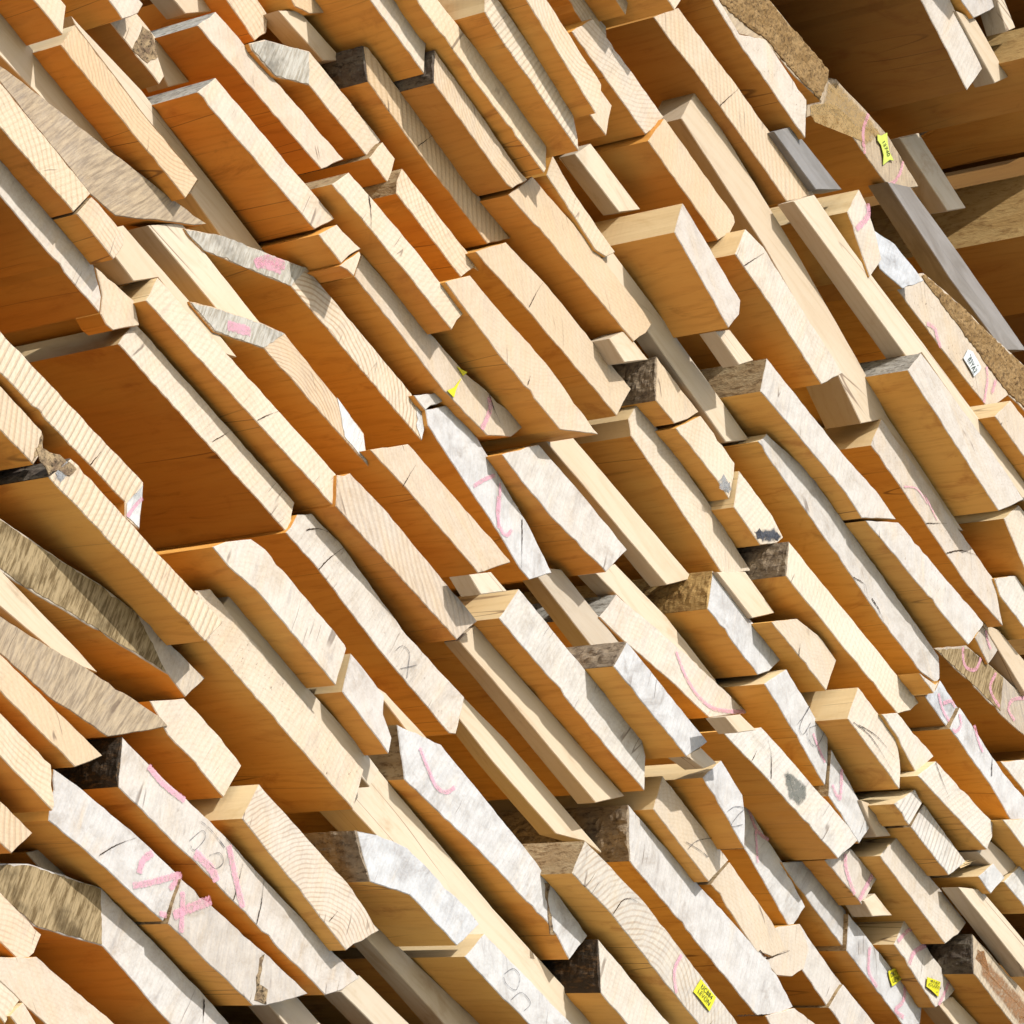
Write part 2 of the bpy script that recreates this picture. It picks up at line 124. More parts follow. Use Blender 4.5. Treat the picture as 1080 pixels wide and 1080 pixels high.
E('tag',[[33.3,0.3,2.1],[31.7,0.2,-11.9],[26.5,0.0,-21.6],[37.0,0.1,-20.7],[34.6,0.2,-12.7]],[None,'yellow',None])
K('short pale plank end with a stepped tip,below the broad grey-edged plank,upper left',[-113.6,294.6,2873.4],[[-26.2,0.1,-12.3],[10.1,0.0,-13.8],[12.5,-0.0,-0.7],[19.3,-0.1,15.1],[-15.7,-0.0,11.7]],'',[0.2,0,0,0,0,0.23],{})
K('tiny cream plank piece between two stepped ends,upper left of centre',[-93.9,293.2,2870.7],[[-10.1,0.0,-15.3],[8.3,0.2,-10.0],[2.6,-0.1,11.8],[-0.8,-0.1,13.5]],'',[0.1,0,0,0,0,0.24],{})
K('long cream plank end with a crack and a jagged broken tip,upper left of centre',[-61.2,286.0,2918.8],[[-100.0,1.1,-14.3],[-36.9,0.4,-12.9],[92.0,-1.1,-14.9],[91.3,-1.1,-2.4],[94.0,-1.1,9.2],[11.0,-0.1,13.1],[-59.7,0.7,11.8],[-91.8,1.1,10.4]],'w',[0.15,0,0,0,0,0.32],{})
E('crack',[[-62.3,0.8,10.9],[-51.4,0.6,0.7],[-40.6,0.4,-12.5]],[1.04,None,None])
K('short striped orange plank end with tufts of fibre at its tip,upper centre left',[-23.8,323.1,2999.9],[[-54.0,0.8,-11.6],[55.1,-1.2,-15.9],[62.1,-1.0,4.9],[60.3,-0.9,10.5],[-63.2,1.3,13.9],[-60.4,1.0,-1.7]],'w',[0.1,0,1,0,0,0.0],{})
E('splinter',[[59.8,-1.0,6.3],[71.3,-1.1,8.7]],[None,None,None])
K('long yellowish plank end with dark bark on its upper edge,upper left of centre',[-88.7,326.2,3060.5],[[-80.7,-1.5,-12.2],[1.8,0.1,-16.2],[129.6,2.4,-18.2],[149.4,2.7,9.8],[7.0,0.1,12.0],[-101.2,-1.9,14.1],[-106.0,-2.0,10.6]],'k',[0.0,0,0,0.7,0,0.06],{})
E('crack',[[3.2,0.1,-13.3],[7.0,0.1,-0.8],[10.4,0.2,11.2]],[1.04,None,None])
K('pinkish white plank end with a broad rough grey upper corner,near the top',[-215.8,349.0,3005.0],[[-60.9,-0.6,-24.1],[-25.3,-0.3,-21.6],[9.8,0.1,4.1],[102.8,0.9,5.3],[107.1,1.0,31.2],[-10.5,-0.1,30.4],[-56.0,-0.5,-3.7],[-67.0,-0.6,-21.6]],'',[0.2,0,0,0,0,0.11],{})
E('patch',[[-60.5,-0.6,-23.6],[-25.2,-0.3,-21.2],[8.9,0.1,4.2],[-10.7,-0.1,29.4],[-55.7,-0.5,-4.1],[-66.0,-0.6,-20.8]],[None,'wane',None])
K('small pale plank end cut off by a dark crack below the rough grey corner',[-100.1,339.6,3014.9],[[-14.6,0.2,-11.8],[17.6,-0.3,-13.8],[8.9,-0.1,12.4],[-12.0,0.2,13.3]],'w',[0.1,0,0,0,0,0.13],{})
K('striped cream plank end cut by the top edge,above the rough grey corner',[-284.5,381.8,3036.8],[[-45.6,-0.4,-12.5],[21.2,0.9,-17.8],[26.2,0.5,-0.9],[17.6,-0.1,13.9],[-19.5,-0.8,17.4]],'',[0.1,0,1,0,0,0.0],{})
K('whitish plank tip at the top edge,left of the dark hole',[-406.6,347.9,2902.5],[[-28.6,-0.2,-12.5],[7.1,-0.0,-16.1],[16.2,0.1,2.2],[15.0,0.1,13.6],[-9.7,-0.0,12.8]],'',[0.4,0,0,0,0,0.0],{})
K('recessed pale batten at the top edge to the right of the dark hole',[-331.9,409.3,3010.5],[[-31.2,0.1,-15.2],[6.8,0.3,-14.3],[29.8,-0.1,15.4],[-5.5,-0.3,14.0]],'',[0.1,0,0,0,0,0.0],{'r': 0.5,'len': 0.028,'bat': 1})
K('rounded slab end with dark bark underside at the top edge',[-258.7,351.2,3072.7],[[-23.6,-0.2,-10.7],[-5.5,0.2,-14.7],[11.2,0.3,-6.0],[23.1,0.2,8.9],[4.3,-0.2,13.4],[-9.6,-0.3,9.1]],'',[0.0,0,0,0,0,0.0],{'barkO': 1})
K('recessed pale batten under the bark-covered slab near the top',[-228.4,360.9,3059.0],[[-43.7,-0.6,-13.1],[25.1,0.2,-7.8],[44.0,0.6,13.2],[-25.5,-0.2,7.7]],'',[0.0,0,0,0,0,0.0],{'r': 0.8,'len': 0.028,'bat': 1})
K('pinkish white plank end with broad orange underside at the top edge left of centre',[-200.5,287.5,3092.8],[[-56.9,-0.7,-10.9],[57.3,0.7,-14.5],[39.8,0.5,13.3],[-40.2,-0.5,12.1]],'',[0.3,0,0,0,0,0.08],{})
K('straight plank end with a dark resin streak near its tip,upper centre',[-51.0,279.8,3084.1],[[-83.1,-1.2,-11.8],[46.2,0.4,-16.5],[53.7,0.5,-14.2],[63.5,0.9,8.7],[47.1,0.7,7.0],[-25.5,-0.2,11.9],[-101.9,-1.1,14.8]],'k',[0.15,0,1,0,0,0.25],{'dk': 0.3})
K('very long yellow-cream plank end reaching the top edge,left of centre',[-89.4,260.1,3110.6],[[-154.4,0.6,-6.1],[12.2,-0.1,-12.9],[101.0,-0.4,-14.1],[100.5,-0.4,-8.5],[85.7,-0.3,11.6],[-8.8,0.1,15.3],[-136.3,0.6,14.7]],'',[0.0,0,0,0,0,0.08],{})
K('long saw-lined white plank end with a pointed tip,upper centre',[-91.6,224.4,3136.1],[[-68.6,-0.6,-6.5],[-52.6,-0.4,-9.3],[102.2,1.1,-17.5],[93.2,1.0,-7.6],[70.2,0.6,9.1],[-59.5,-0.7,17.1],[-85.0,-0.9,14.7]],'y',[0.15,0,0,0.6,0,0.13],{})
K('narrow striped plank end with a blunt tip,second from right in the top centre row',[-85.8,196.6,3163.0],[[-92.2,-0.9,-3.3],[73.3,0.7,-23.0],[72.9,0.7,-10.1],[61.7,0.6,6.1],[-40.2,-0.4,14.3],[-75.5,-0.8,16.0]],'',[0.1,0,1,0,0,0.08],{})
K('short striped plank end with a rounded tip at the top edge,centre',[-33.4,280.1,3289.8],[[-60.1,-0.7,-6.4],[39.2,0.6,-13.5],[41.7,0.6,-0.7],[29.7,0.3,11.8],[-50.4,-0.7,8.8]],'',[0.1,0,1,0,0,0.36],{})
K('tiny cream plank tip at the top edge,left of two tiny tips',[-38.1,243.5,3306.0],[[-27.8,-0.3,-6.3],[24.5,0.3,-8.5],[18.2,0.2,6.3],[-14.9,-0.2,8.5]],'',[0.1,0,0,0,0,0.29],{})
K('tiny cream plank tip at the top edge,right of two tiny tips',[-15.7,196.5,3316.9],[[-25.0,0.5,-6.7],[18.4,-0.3,-8.4],[18.8,-0.4,7.2],[-12.2,0.2,7.9]],'',[0.1,0,0,0,0,0.42],{})
K('small rough plank end sticking out under the narrow striped end,top centre',[19.6,245.5,3193.8],[[-8.6,-0.1,-15.6],[21.8,0.0,-15.3],[9.4,0.1,15.6],[-9.9,0.0,16.0],[-12.7,-0.0,-0.7]],'',[0.2,0,0,0,0,0.33],{'r': 0.2})
K('shaded striped plank end just above a dark crack,upper centre right',[31.0,266.4,3261.3],[[-73.9,-0.6,-16.0],[63.2,0.4,-18.6],[71.9,0.6,16.5],[-61.2,-0.3,18.2]],'',[0.3,0,1,0,0,0.19],{'r': 0.6})
K('orange-tinted plank end just below a dark crack,upper centre right',[188.4,257.7,3249.4],[[-92.5,1.4,-16.6],[41.2,-0.2,-23.4],[49.4,-0.6,-4.4],[48.6,-0.7,10.3],[43.1,-0.7,14.4],[-89.7,0.9,19.7]],'',[0.05,0.05,0,0,0,0.27],{'dk': 0.15})
K('very long smooth pale batten with a clean upper edge,descending through the upper right',[482.2,306.5,3319.1],[[-333.6,1.4,16.9],[-161.3,0.5,2.3],[3.8,-0.8,-24.7],[65.3,-1.4,-41.6],[89.0,-0.6,-12.4],[245.5,-1.5,-26.6],[266.8,-1.2,-14.9],[140.2,-0.5,-5.2],[93.1,-0.3,-2.0],[53.3,0.1,7.7],[-127.1,1.5,37.6],[-335.0,2.8,62.8]],'y',[0.1,0,0,0,0,0.52],{'r': 0.6,'len': 0.048,'bat': 1})
K('short thick plank end with pale yellow upper edge and grey mottling,right of centre top',[220.4,221.0,3156.5],[[-67.1,0.2,-5.9],[47.9,0.1,-26.2],[51.3,-0.1,-4.0],[43.9,-0.2,9.4],[-76.0,-0.0,26.7]],'y',[0.55,0,0,0,0,0.49],{})
K('thick cracked plank end leaning against the very long smooth plank,upper right',[321.2,231.5,3223.6],[[-84.3,-1.9,-16.8],[-6.8,-0.6,-19.2],[95.1,1.1,-26.5],[113.9,2.2,8.3],[27.1,0.8,15.1],[-57.3,-0.5,22.4],[-87.6,-1.2,16.7]],'y',[0.35,0,0,0,0,0.46],{})
E('crack',[[-68.7,-1.7,-18.5],[-61.3,-1.1,-1.2],[-53.3,-0.6,16.8]],[0.96,None,None])
K('short recessed batten beside a black gap,right of centre',[300.9,241.0,3139.6],[[-30.3,0.1,-8.0],[15.9,-0.4,-10.7],[29.5,-0.1,9.4],[-15.2,0.4,9.3]],'',[0.0,0,0,0,0,0.51],{'r': 1.4,'len': 0.022,'bat': 1})
K('long recessed pale batten,half in shadow,right of the picture centre',[267.8,295.9,3120.3],[[-127.2,-0.8,-6.0],[-29.9,0.1,-11.9],[124.4,1.4,-19.1],[150.1,0.9,7.9],[-0.1,-0.4,13.8],[-117.4,-1.3,15.4]],'',[0.0,0,0,0,0,0.66],{'r': 0.8,'len': 0.022,'bat': 1})
K('smooth wide cream plank end running beside a narrow shadowed strip,centre',[130.3,286.8,3091.9],[[-122.8,0.9,-24.4],[-46.9,0.4,-19.2],[91.0,-0.7,-15.3],[98.5,-0.7,4.0],[99.6,-0.8,20.3],[-8.6,0.1,20.2],[-110.8,0.8,14.4]],'',[0.1,0,0,0,0,0.17],{})
K('cream plank end tucked behind the smooth wide one,centre top',[87.6,282.9,3123.5],[[-57.7,0.1,-5.2],[36.1,-0.4,-15.5],[50.9,-0.4,-9.8],[57.7,-0.1,4.1],[-24.0,0.3,9.4],[-63.0,0.5,17.0]],'',[0.05,0,0,0,0,0.48],{'r': 0.2})
K('olive shaded batten above the pale yellow-edged thick plank,top centre',[104.1,301.1,3194.1],[[-48.3,-0.2,-13.2],[32.9,-0.2,-12.9],[53.5,0.1,12.7],[-38.1,0.3,13.4]],'',[0.0,0,0,0,0,0.27],{'r': 0.9,'len': 0.022,'bat': 1})
K('long pointed plank end with bright yellow upper edge and faint pink loops,right side',[717.5,302.0,3277.9],[[-145.5,0.7,-10.2],[-68.5,0.3,-13.3],[17.5,-0.1,-19.0],[71.1,-0.4,-21.8],[143.4,-0.8,-16.6],[103.7,-0.5,15.3],[61.6,-0.3,17.0],[-34.3,0.2,22.5],[-149.0,0.8,26.1]],'y',[0.5,0,0,0,0.6,0.64],{})
E('pink',[[-47.2,0.3,8.5],[-32.0,0.2,4.7],[-13.8,0.1,-0.3]],[2.54,None,None])
E('pink',[[-78.6,0.4,-9.3],[-60.9,0.3,4.0],[-36.8,0.2,3.4]],[2.54,None,None])
E('crack',[[-27.0,0.1,-16.3],[0.7,0.0,9.1]],[0.96,None,None])
E('crack',[[19.8,-0.2,-18.1],[37.4,-0.2,1.8],[63.1,-0.3,17.3]],[1.28,None,None])
K('broad whitish plank end with a dark bark upper edge,at the right side',[647.7,246.6,3334.5],[[-123.9,0.8,-9.5],[-41.2,0.1,-17.1],[81.1,-0.9,-26.3],[94.2,-0.8,-7.1],[108.0,-0.6,15.7],[-0.1,0.3,22.1],[-118.1,1.1,22.2]],'g',[0.5,0,0,0,0.3,0.92],{})
K('very long recessed pale batten beside the dark opening at the upper right',[524.5,271.3,3379.4],[[-222.5,3.7,-15.7],[-156.6,2.5,-17.0],[11.9,-0.5,-21.0],[24.9,-0.4,1.9],[248.0,-4.5,-8.6],[268.7,-4.6,8.6],[134.4,-2.2,11.9],[22.2,-0.2,12.6],[-128.7,2.4,11.7],[-202.4,3.8,15.5]],'',[0.05,0,0,0,0,0.82],{'r': 1.3,'len': 0.026,'bat': 1})
K('speckled plank with a white label,pink marks and bark along its right side',[656.2,300.1,3485.9],[[-158.3,1.6,-46.4],[-39.8,1.2,-44.2],[42.9,1.0,-41.2],[59.7,-0.0,-3.6],[80.1,-0.2,1.4],[159.1,-0.6,9.9],[144.5,-1.5,46.4],[60.0,-1.3,44.8],[-12.0,-0.7,28.8],[-58.7,-0.4,20.2],[-131.5,0.3,1.3],[-146.0,0.8,-17.5]],'y',[0.3,0,0,0,1,0.82],{})
E('patch',[[-132.7,0.4,-4.8],[-40.8,0.2,-3.8],[58.8,-0.1,-2.4],[78.3,-0.3,3.8],[155.4,-0.6,10.7],[141.8,-1.4,41.7],[60.2,-1.3,42.9],[-11.8,-0.7,26.9],[-58.5,-0.4,18.3],[-129.8,0.3,0.6]],[None,'barkp',None])
E('pink',[[-94.8,1.3,-41.5],[-81.8,1.1,-36.0],[-72.2,1.2,-41.0],[-60.5,1.3,-46.0]],[6.77,None,None])
E('pink',[[10.5,0.1,-5.5],[21.4,0.4,-17.8],[32.1,1.0,-42.5]],[5.08,None,None])
E('pink',[[32.2,0.1,-5.2],[36.2,0.6,-24.2]],[5.92,None,None])
E('tag',[[-25.7,0.4,-14.7],[-18.8,0.3,-11.3],[2.8,0.4,-15.1],[3.8,0.5,-20.3],[0.5,0.8,-31.8],[-25.5,0.8,-28.2]],[None,'white',[['82YA2',0.55]]])
K('concrete-grey plank end above the white-labelled plank at the right',[454.4,274.4,3431.7],[[-35.9,0.3,-8.9],[-7.3,-0.1,-22.8],[32.7,-0.4,-13.0],[53.9,-0.4,20.8],[-5.5,0.2,18.3],[-37.8,0.4,5.6]],'',[1.0,0,0,0,0,0.52],{'r': 0.3,'dk': 0.4})
K('speckled pale plank end at the right edge below the white-labelled plank',[739.0,245.9,3405.3],[[-75.8,-0.2,-15.9],[-11.2,0.2,-15.0],[89.4,0.7,-12.0],[63.0,-0.0,24.4],[-65.4,-0.6,18.4]],'y',[0.3,0,0,0,1,0.82],{})
K('cream plank end at the right edge with a squarish orange underside',[835.8,283.1,3349.0],[[-60.0,-0.1,-4.4],[2.0,-0.2,-25.1],[77.3,-0.2,-33.6],[29.6,0.3,36.2],[-48.8,0.2,27.0]],'y',[0.2,0,0,0,0,0.73],{})
K('very long bright cream plank end with one fine crack across,upper right',[183.4,290.6,3392.3],[[-140.1,-2.3,-21.2],[-13.6,-0.0,-17.4],[124.4,2.5,-18.4],[152.2,2.5,20.9],[-2.8,-0.3,20.2],[-120.1,-2.4,15.9]],'',[0.1,0,0,0.5,0,0.24],{'r': 0.2,'dk': 0.5})
E('crack',[[-13.8,-0.0,-18.5],[-9.0,-0.2,0.6],[-3.6,-0.3,20.6]],[0.96,None,None])
K('grey-speckled plank end beneath the bark slab at the top right',[173.9,274.3,3449.0],[[-98.1,1.1,-5.5],[-32.1,0.6,-12.5],[100.5,-0.5,-16.7],[91.7,-0.8,-3.5],[77.1,-1.2,18.0],[-6.7,-0.5,21.9],[-38.1,0.5,-4.6],[-94.3,0.8,2.8]],'',[0.4,0,0,0,1,0.3],{'dk': 0.25})
K('slab with crumbly golden-brown bark on its face at the top right',[181.0,280.3,3491.8],[[-140.4,-2.2,-50.2],[-42.1,-1.0,-42.7],[-12.5,-0.4,-17.7],[37.4,0.3,-12.4],[93.4,1.0,0.8],[86.7,1.3,29.5],[82.8,1.4,38.9],[-32.7,-0.0,25.2],[-72.5,-0.4,28.6]],'',[0.2,0.6,0,0,0,0.17],{})
E('patch',[[-131.5,-2.0,-48.4],[-50.5,-0.9,-31.1],[-9.6,-0.3,-14.4],[31.0,0.2,-11.1],[90.0,1.0,0.1],[86.1,1.3,28.8],[81.9,1.4,37.8],[-32.5,-0.1,23.4],[-69.3,-0.4,27.9]],[None,'barkp',None])
K('rough brown plank end with a bone-shaped yellow tag and pink arcs,upper right',[380.8,362.3,3595.1],[[-53.8,1.3,-49.0],[-26.9,0.5,-14.3],[-2.8,0.1,-9.3],[93.0,-1.2,-9.8],[127.8,-2.2,29.7],[53.3,-1.2,37.8],[16.7,-0.6,33.6],[-43.6,0.4,24.3],[-56.3,0.7,11.3],[-46.6,0.9,-17.4],[-60.8,1.3,-37.1]],'b',[0.3,0.55,0,0,1,0.6],{'dk': 0.3})
E('patch',[[-52.6,1.3,-45.4],[-28.2,0.6,-14.0],[-4.6,0.1,-6.8],[35.2,-0.4,-7.8],[46.9,-1.0,30.9],[15.5,-0.6,31.4],[-42.5,0.4,22.9],[-54.6,0.7,10.5],[-45.3,0.8,-17.7]],[None,'golden',None])
E('pink',[[16.1,-0.6,32.1],[20.4,-0.4,11.3],[29.2,-0.4,-1.1],[39.1,-0.5,-10.2]],[5.92,None,None])
E('pink',[[90.3,-1.7,32.3],[94.7,-1.6,18.1],[93.4,-1.4,1.5],[87.7,-1.2,-8.8]],[5.08,None,None])
E('tag',[[39.6,-0.8,22.2],[44.9,-0.9,25.7],[50.8,-1.1,37.3],[57.7,-1.2,29.3],[65.4,-1.2,20.8],[77.3,-1.3,18.5],[71.4,-1.2,14.1],[67.9,-1.0,1.6],[60.5,-1.0,10.3],[51.1,-0.9,17.0],[44.0,-0.8,16.8]],[None,'lime',[['15740',0.5]]])
K('dark grey recessed batten next to the yellow-tagged rough plank',[292.1,282.7,3426.4],[[-51.6,-0.4,-18.1],[33.5,-0.5,-18.0],[64.9,0.4,15.3],[-13.2,0.3,11.0],[-33.6,0.3,9.7]],'',[1.0,0,0,0,0,0.53],{'r': 1.5,'len': 0.028,'bat': 1})
K('short thick plank end with yellow upper edge and a bright pink spray,upper right',[401.4,270.2,3423.7],[[-33.8,-0.3,-9.0],[34.5,-0.5,-39.6],[38.0,0.0,-8.7],[12.3,0.2,8.2],[-17.3,0.3,22.8],[-33.7,0.3,26.3]],'y',[0.35,0,0,0,0,0.68],{})
E('pink',[[-16.4,0.3,23.0],[-7.4,0.2,12.5],[-13.1,-0.3,-15.0]],[8.46,None,None])
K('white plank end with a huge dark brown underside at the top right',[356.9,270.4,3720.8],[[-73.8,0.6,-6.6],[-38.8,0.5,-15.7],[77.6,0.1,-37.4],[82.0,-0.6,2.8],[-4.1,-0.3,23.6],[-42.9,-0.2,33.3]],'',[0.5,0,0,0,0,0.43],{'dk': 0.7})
K('wide tapering plank with arching grain on its underside at the right edge',[606.8,308.0,3894.6],[[-60.0,0.8,-35.5],[61.5,0.6,-27.9],[58.6,-0.9,38.6],[-60.1,-0.5,24.8]],'y',[0.3,0,0,0,0,0.59],{'taper': 1,'dk': 0.15})
K('white sawn plank tip in the top right corner',[382.6,259.1,3772.2],[[-48.4,0.3,-25.5],[3.6,0.5,-23.9],[18.0,-0.0,4.9],[23.5,-0.3,20.1],[3.4,-0.5,24.4]],'',[0.7,0,0,0,0,0.28],{})
K('recessed beige batten below the white sawn tip in the top right corner',[423.0,266.0,3741.4],[[-59.1,0.8,-3.5],[38.2,-0.3,-18.2],[50.6,-0.7,5.7],[-29.7,0.2,16.0]],'',[0.1,0,0,0,0,0.77],{'r': 0.4,'len': 0.028,'bat': 1})
K('thin recessed batten at the top edge in the far top right corner',[411.7,252.6,3791.7],[[-30.2,0.4,7.2],[19.6,-0.0,-18.0],[27.7,-0.5,-2.3],[-17.0,0.1,13.1]],'',[0.1,0,0,0,0,0.32],{'r': 0.7,'len': 0.028,'bat': 1})
K('plank with a rough golden-brown bark edge at the right edge near the top',[488.3,214.7,3771.2],[[-35.9,0.8,-25.0],[38.3,0.5,-19.0],[37.3,-0.5,15.4],[-39.7,-0.8,28.6]],'r',[0.3,0,0,0,0,0.57],{'dk': 0.4})
K('plank with a rough golden sawn upper edge,at the right edge in the upper third',[748.0,361.6,3784.2],[[-53.0,1.3,-45.1],[64.4,-0.3,-43.0],[55.4,-1.2,33.9],[-66.8,0.2,54.2]],'r',[0.3,0,0,0,0,0.88],{'dk': 0.45})
K('recessed batten between the yellow-tagged plank and the arching grain underside',[538.1,385.5,3685.4],[[-66.6,0.8,-12.1],[44.6,-0.7,-17.7],[67.2,-0.8,10.4],[-45.2,0.7,19.5]],'',[0.1,0,0,0,0,0.51],{'r': 0.6,'len': 0.026,'bat': 1})
K('long slate-grey recessed batten in the dark opening at the upper right',[606.7,351.8,3589.6],[[-147.5,0.3,-11.0],[-1.4,-0.4,-19.9],[117.4,-0.7,-17.6],[150.8,-0.2,15.4],[-5.5,0.3,17.2],[-113.8,0.7,15.9]],'',[0.95,0,0,0,0,0.46],{'r': 1.0,'len': 0.028,'bat': 1})
K('grey-stained thick plank end with brown-streaked upper edge,right of centre',[483.0,247.9,3159.2],[[-122.6,-2.7,-24.8],[-78.0,-1.8,-21.2],[42.5,0.4,-13.2],[77.7,0.9,-16.4],[122.5,2.6,23.1],[85.0,2.0,24.7],[7.6,0.5,17.1],[-134.9,-2.0,10.8]],'w',[0.55,0,0,0,0,0.76],{})
K('grey-white plank end carrying on below a fine dark crack,right side',[698.8,243.7,3167.3],[[-134.1,2.2,-25.0],[71.2,-1.5,-19.1],[78.7,-1.3,15.2],[76.6,-1.2,18.3],[-92.4,1.8,10.6]],'w',[0.6,0,0,0,0.3,0.9],{'dk': 0.2})
K('long scratched grey plank end with thin white upper edge,right of centre',[608.7,275.7,3121.7],[[-198.7,-2.1,-6.5],[-124.7,-1.2,-10.5],[0.7,0.3,-15.9],[67.4,1.1,-20.2],[148.9,2.0,-20.1],[175.1,2.1,-13.2],[177.4,2.0,-4.8],[161.8,1.5,13.7],[-4.8,-0.4,20.5],[-88.6,-1.4,23.0],[-121.9,-1.7,24.4],[-192.8,-2.3,9.7]],'y',[0.65,0,0,0,0,1.0],{})
E('crack',[[0.7,0.3,-15.9],[18.0,0.4,-9.7],[24.3,0.5,-16.5]],[1.04,None,None])
E('crack',[[37.2,0.6,-13.2],[52.3,0.8,-14.8],[67.1,1.1,-19.7]],[1.28,None,None])
K('tiny white splinter piece under a black crack,at the tip of the scratched grey plank',[741.0,237.4,3067.9],[[-22.7,-0.2,-5.2],[9.0,0.3,-6.1],[7.7,-0.1,8.2],[6.0,0.0,3.1]],'w',[0.4,0,0,0,0,0.8],{})
K('small bright recessed batten above the mottled bark edge,centre',[220.0,288.1,3068.2],[[-25.3,0.2,-13.4],[5.1,-0.4,-16.9],[28.8,-0.3,10.1],[4.7,0.1,10.7],[-13.4,0.4,9.6]],'',[0.0,0,0,0,0,0.66],{'r': 0.4,'len': 0.03,'bat': 1})
K('short cream plank end with a mottled bark upper edge,right of centre',[310.1,296.6,3078.9],[[-22.0,-0.6,-18.8],[12.7,0.1,-17.7],[24.8,0.5,0.3],[32.9,0.8,18.3],[-48.4,-0.8,17.9]],'b',[0.05,0,0,0,0,0.59],{})
K('short cream plank end with a grey tip directly under a dark crack,right of centre',[390.7,296.3,3073.2],[[-64.2,-0.5,-15.4],[13.3,0.0,-14.4],[39.4,0.2,-17.2],[31.5,0.3,6.3],[23.8,0.2,18.9],[-43.8,-0.2,21.8]],'',[0.05,0,0,0,0,0.82],{})
E('patch',[[12.9,0.0,-13.8],[38.6,0.2,-16.9],[31.8,0.2,1.0]],[None,'greyp',None])
K('small plank end with a blackened lower tip,right of centre',[475.7,290.7,3067.6],[[-39.4,0.0,-18.6],[14.9,0.3,-21.7],[33.4,0.2,-1.8],[37.3,0.1,9.1],[9.9,-0.1,15.7],[-56.0,-0.4,17.2]],'y',[0.15,0,0,0,0,0.66],{})
E('patch',[[-3.4,0.2,-18.7],[15.0,0.3,-20.5],[32.9,0.2,-1.2],[36.2,0.1,8.5],[19.6,-0.0,9.7]],[None,'soot',None])
K('long pinkish white plank end with a pale upper edge,right of centre',[375.8,323.3,3040.2],[[-85.6,1.7,0.7],[-72.6,1.2,-11.0],[-23.3,0.2,-16.4],[113.7,-2.6,-34.0],[143.5,-2.8,-1.2],[40.3,-0.6,14.6],[-30.5,0.9,21.5],[-85.6,2.0,25.8]],'y',[0.2,0,0,0,0,0.66],{})
K('recessed yellow batten between two pale planks,at the centre',[339.1,340.5,2969.2],[[-112.6,-0.0,-17.8],[-45.3,-0.2,-16.2],[106.2,-0.6,-14.0],[132.9,-0.0,19.1],[6.6,0.3,15.7],[-87.7,0.6,13.2]],'',[0.0,0,0,0,0,0.66],{'r': 1.1,'len': 0.022,'bat': 1})
K('mottled grey-white plank end just right of the bluish white one at the centre',[259.6,308.7,2893.2],[[-90.6,1.1,-18.9],[-45.9,0.8,-21.1],[4.1,0.5,-20.7],[86.7,-0.2,-13.0],[95.6,-1.3,24.8],[10.1,-0.7,25.5],[-59.9,-0.2,23.4]],'',[0.6,0,0,0,0,0.28],{})
K('pinkish cream plank end with a torn lower tip,centre',[102.0,276.5,2941.2],[[-109.3,1.5,-12.4],[-26.8,0.5,-17.5],[27.0,-0.1,-18.5],[87.9,-0.9,-18.7],[129.5,-1.8,14.3],[33.8,-0.7,20.3],[-52.3,0.5,16.2],[-89.9,0.9,16.2]],'',[0.2,0,0,0,0,0.31],{})
E('crack',[[28.8,-0.2,-14.9],[26.0,-0.3,-5.2]],[0.96,None,None])
K('long smooth cream plank end with fine diagonal scratches,centre top',[135.4,309.5,3032.2],[[-113.7,-1.6,-25.7],[-27.6,-0.2,-19.2],[130.9,2.4,-11.9],[129.6,1.9,24.9],[-29.5,-0.8,19.6],[-89.7,-1.7,12.3]],'',[0.1,0,0,0,0,0.56],{'dk': 0.2})
E('crack',[[-27.8,-0.3,-15.8],[-29.3,-0.5,1.2],[-29.2,-0.7,16.9]],[0.88,None,None])
K('short silvery plank end with a brown bark upper edge,right of centre',[553.0,309.5,2971.3],[[-70.9,-0.9,-19.8],[29.1,-0.3,-22.4],[41.0,0.2,-6.6],[48.0,0.6,14.1],[40.4,0.6,16.6],[-87.6,-0.2,18.0]],'h',[0.85,0,0,0,0,0.67],{})
K('beige plank end with a long pink arc along it,right of centre',[497.2,345.7,2899.3],[[-102.2,1.5,-31.6],[-59.8,0.7,-28.1],[8.8,-0.5,-16.5],[81.5,-1.8,-8.5],[126.1,-1.9,35.5],[65.6,-0.8,28.9],[-23.6,0.7,16.2],[-96.4,2.0,3.9]],'g',[0.4,0,0,0,0,0.53],{})
E('pink',[[3.0,0.2,14.3],[23.1,-0.4,4.9],[38.6,-0.8,0.2],[57.1,-1.2,-1.7],[78.9,-1.5,2.5],[99.7,-1.7,15.6],[120.6,-1.8,32.6]],[5.08,None,None])
K('silvery plank end with mottled bark upper edge,left of the long pink arc',[426.8,238.7,2773.4],[[-69.4,0.7,-14.1],[61.1,-1.2,-18.0],[76.8,-0.9,13.8],[-68.5,1.3,18.2]],'b',[0.85,0,0,0,0,0.79],{})
K('recessed beige batten with a blue-grey stain,centre right',[367.1,350.5,2855.4],[[-74.3,1.0,-11.3],[41.9,-0.2,-17.3],[72.0,-1.0,12.4],[-39.6,0.2,16.3]],'',[0.35,0,0,0,0,0.8],{'r': 0.7,'len': 0.024,'bat': 1})
K('smooth recessed cream batten right of the long pink arc',[475.7,352.9,2925.2],[[-106.6,0.7,-21.0],[7.5,-0.2,-11.3],[93.0,-0.8,1.6],[96.9,-0.8,10.4],[-0.6,0.2,14.0],[-90.3,0.9,6.4]],'',[0.0,0,0,0,0,0.44],{'r': 0.7,'len': 0.026,'bat': 1})
K('large pale grey plank end with clean yellow upper edge below the centre',[388.2,278.3,2738.0],[[-149.6,-1.5,-17.8],[28.7,0.8,-17.9],[107.2,1.7,-17.4],[88.0,0.9,10.3],[72.4,0.4,20.9],[-146.6,-2.3,21.8]],'y',[0.55,0,0,0,0,0.65],{})
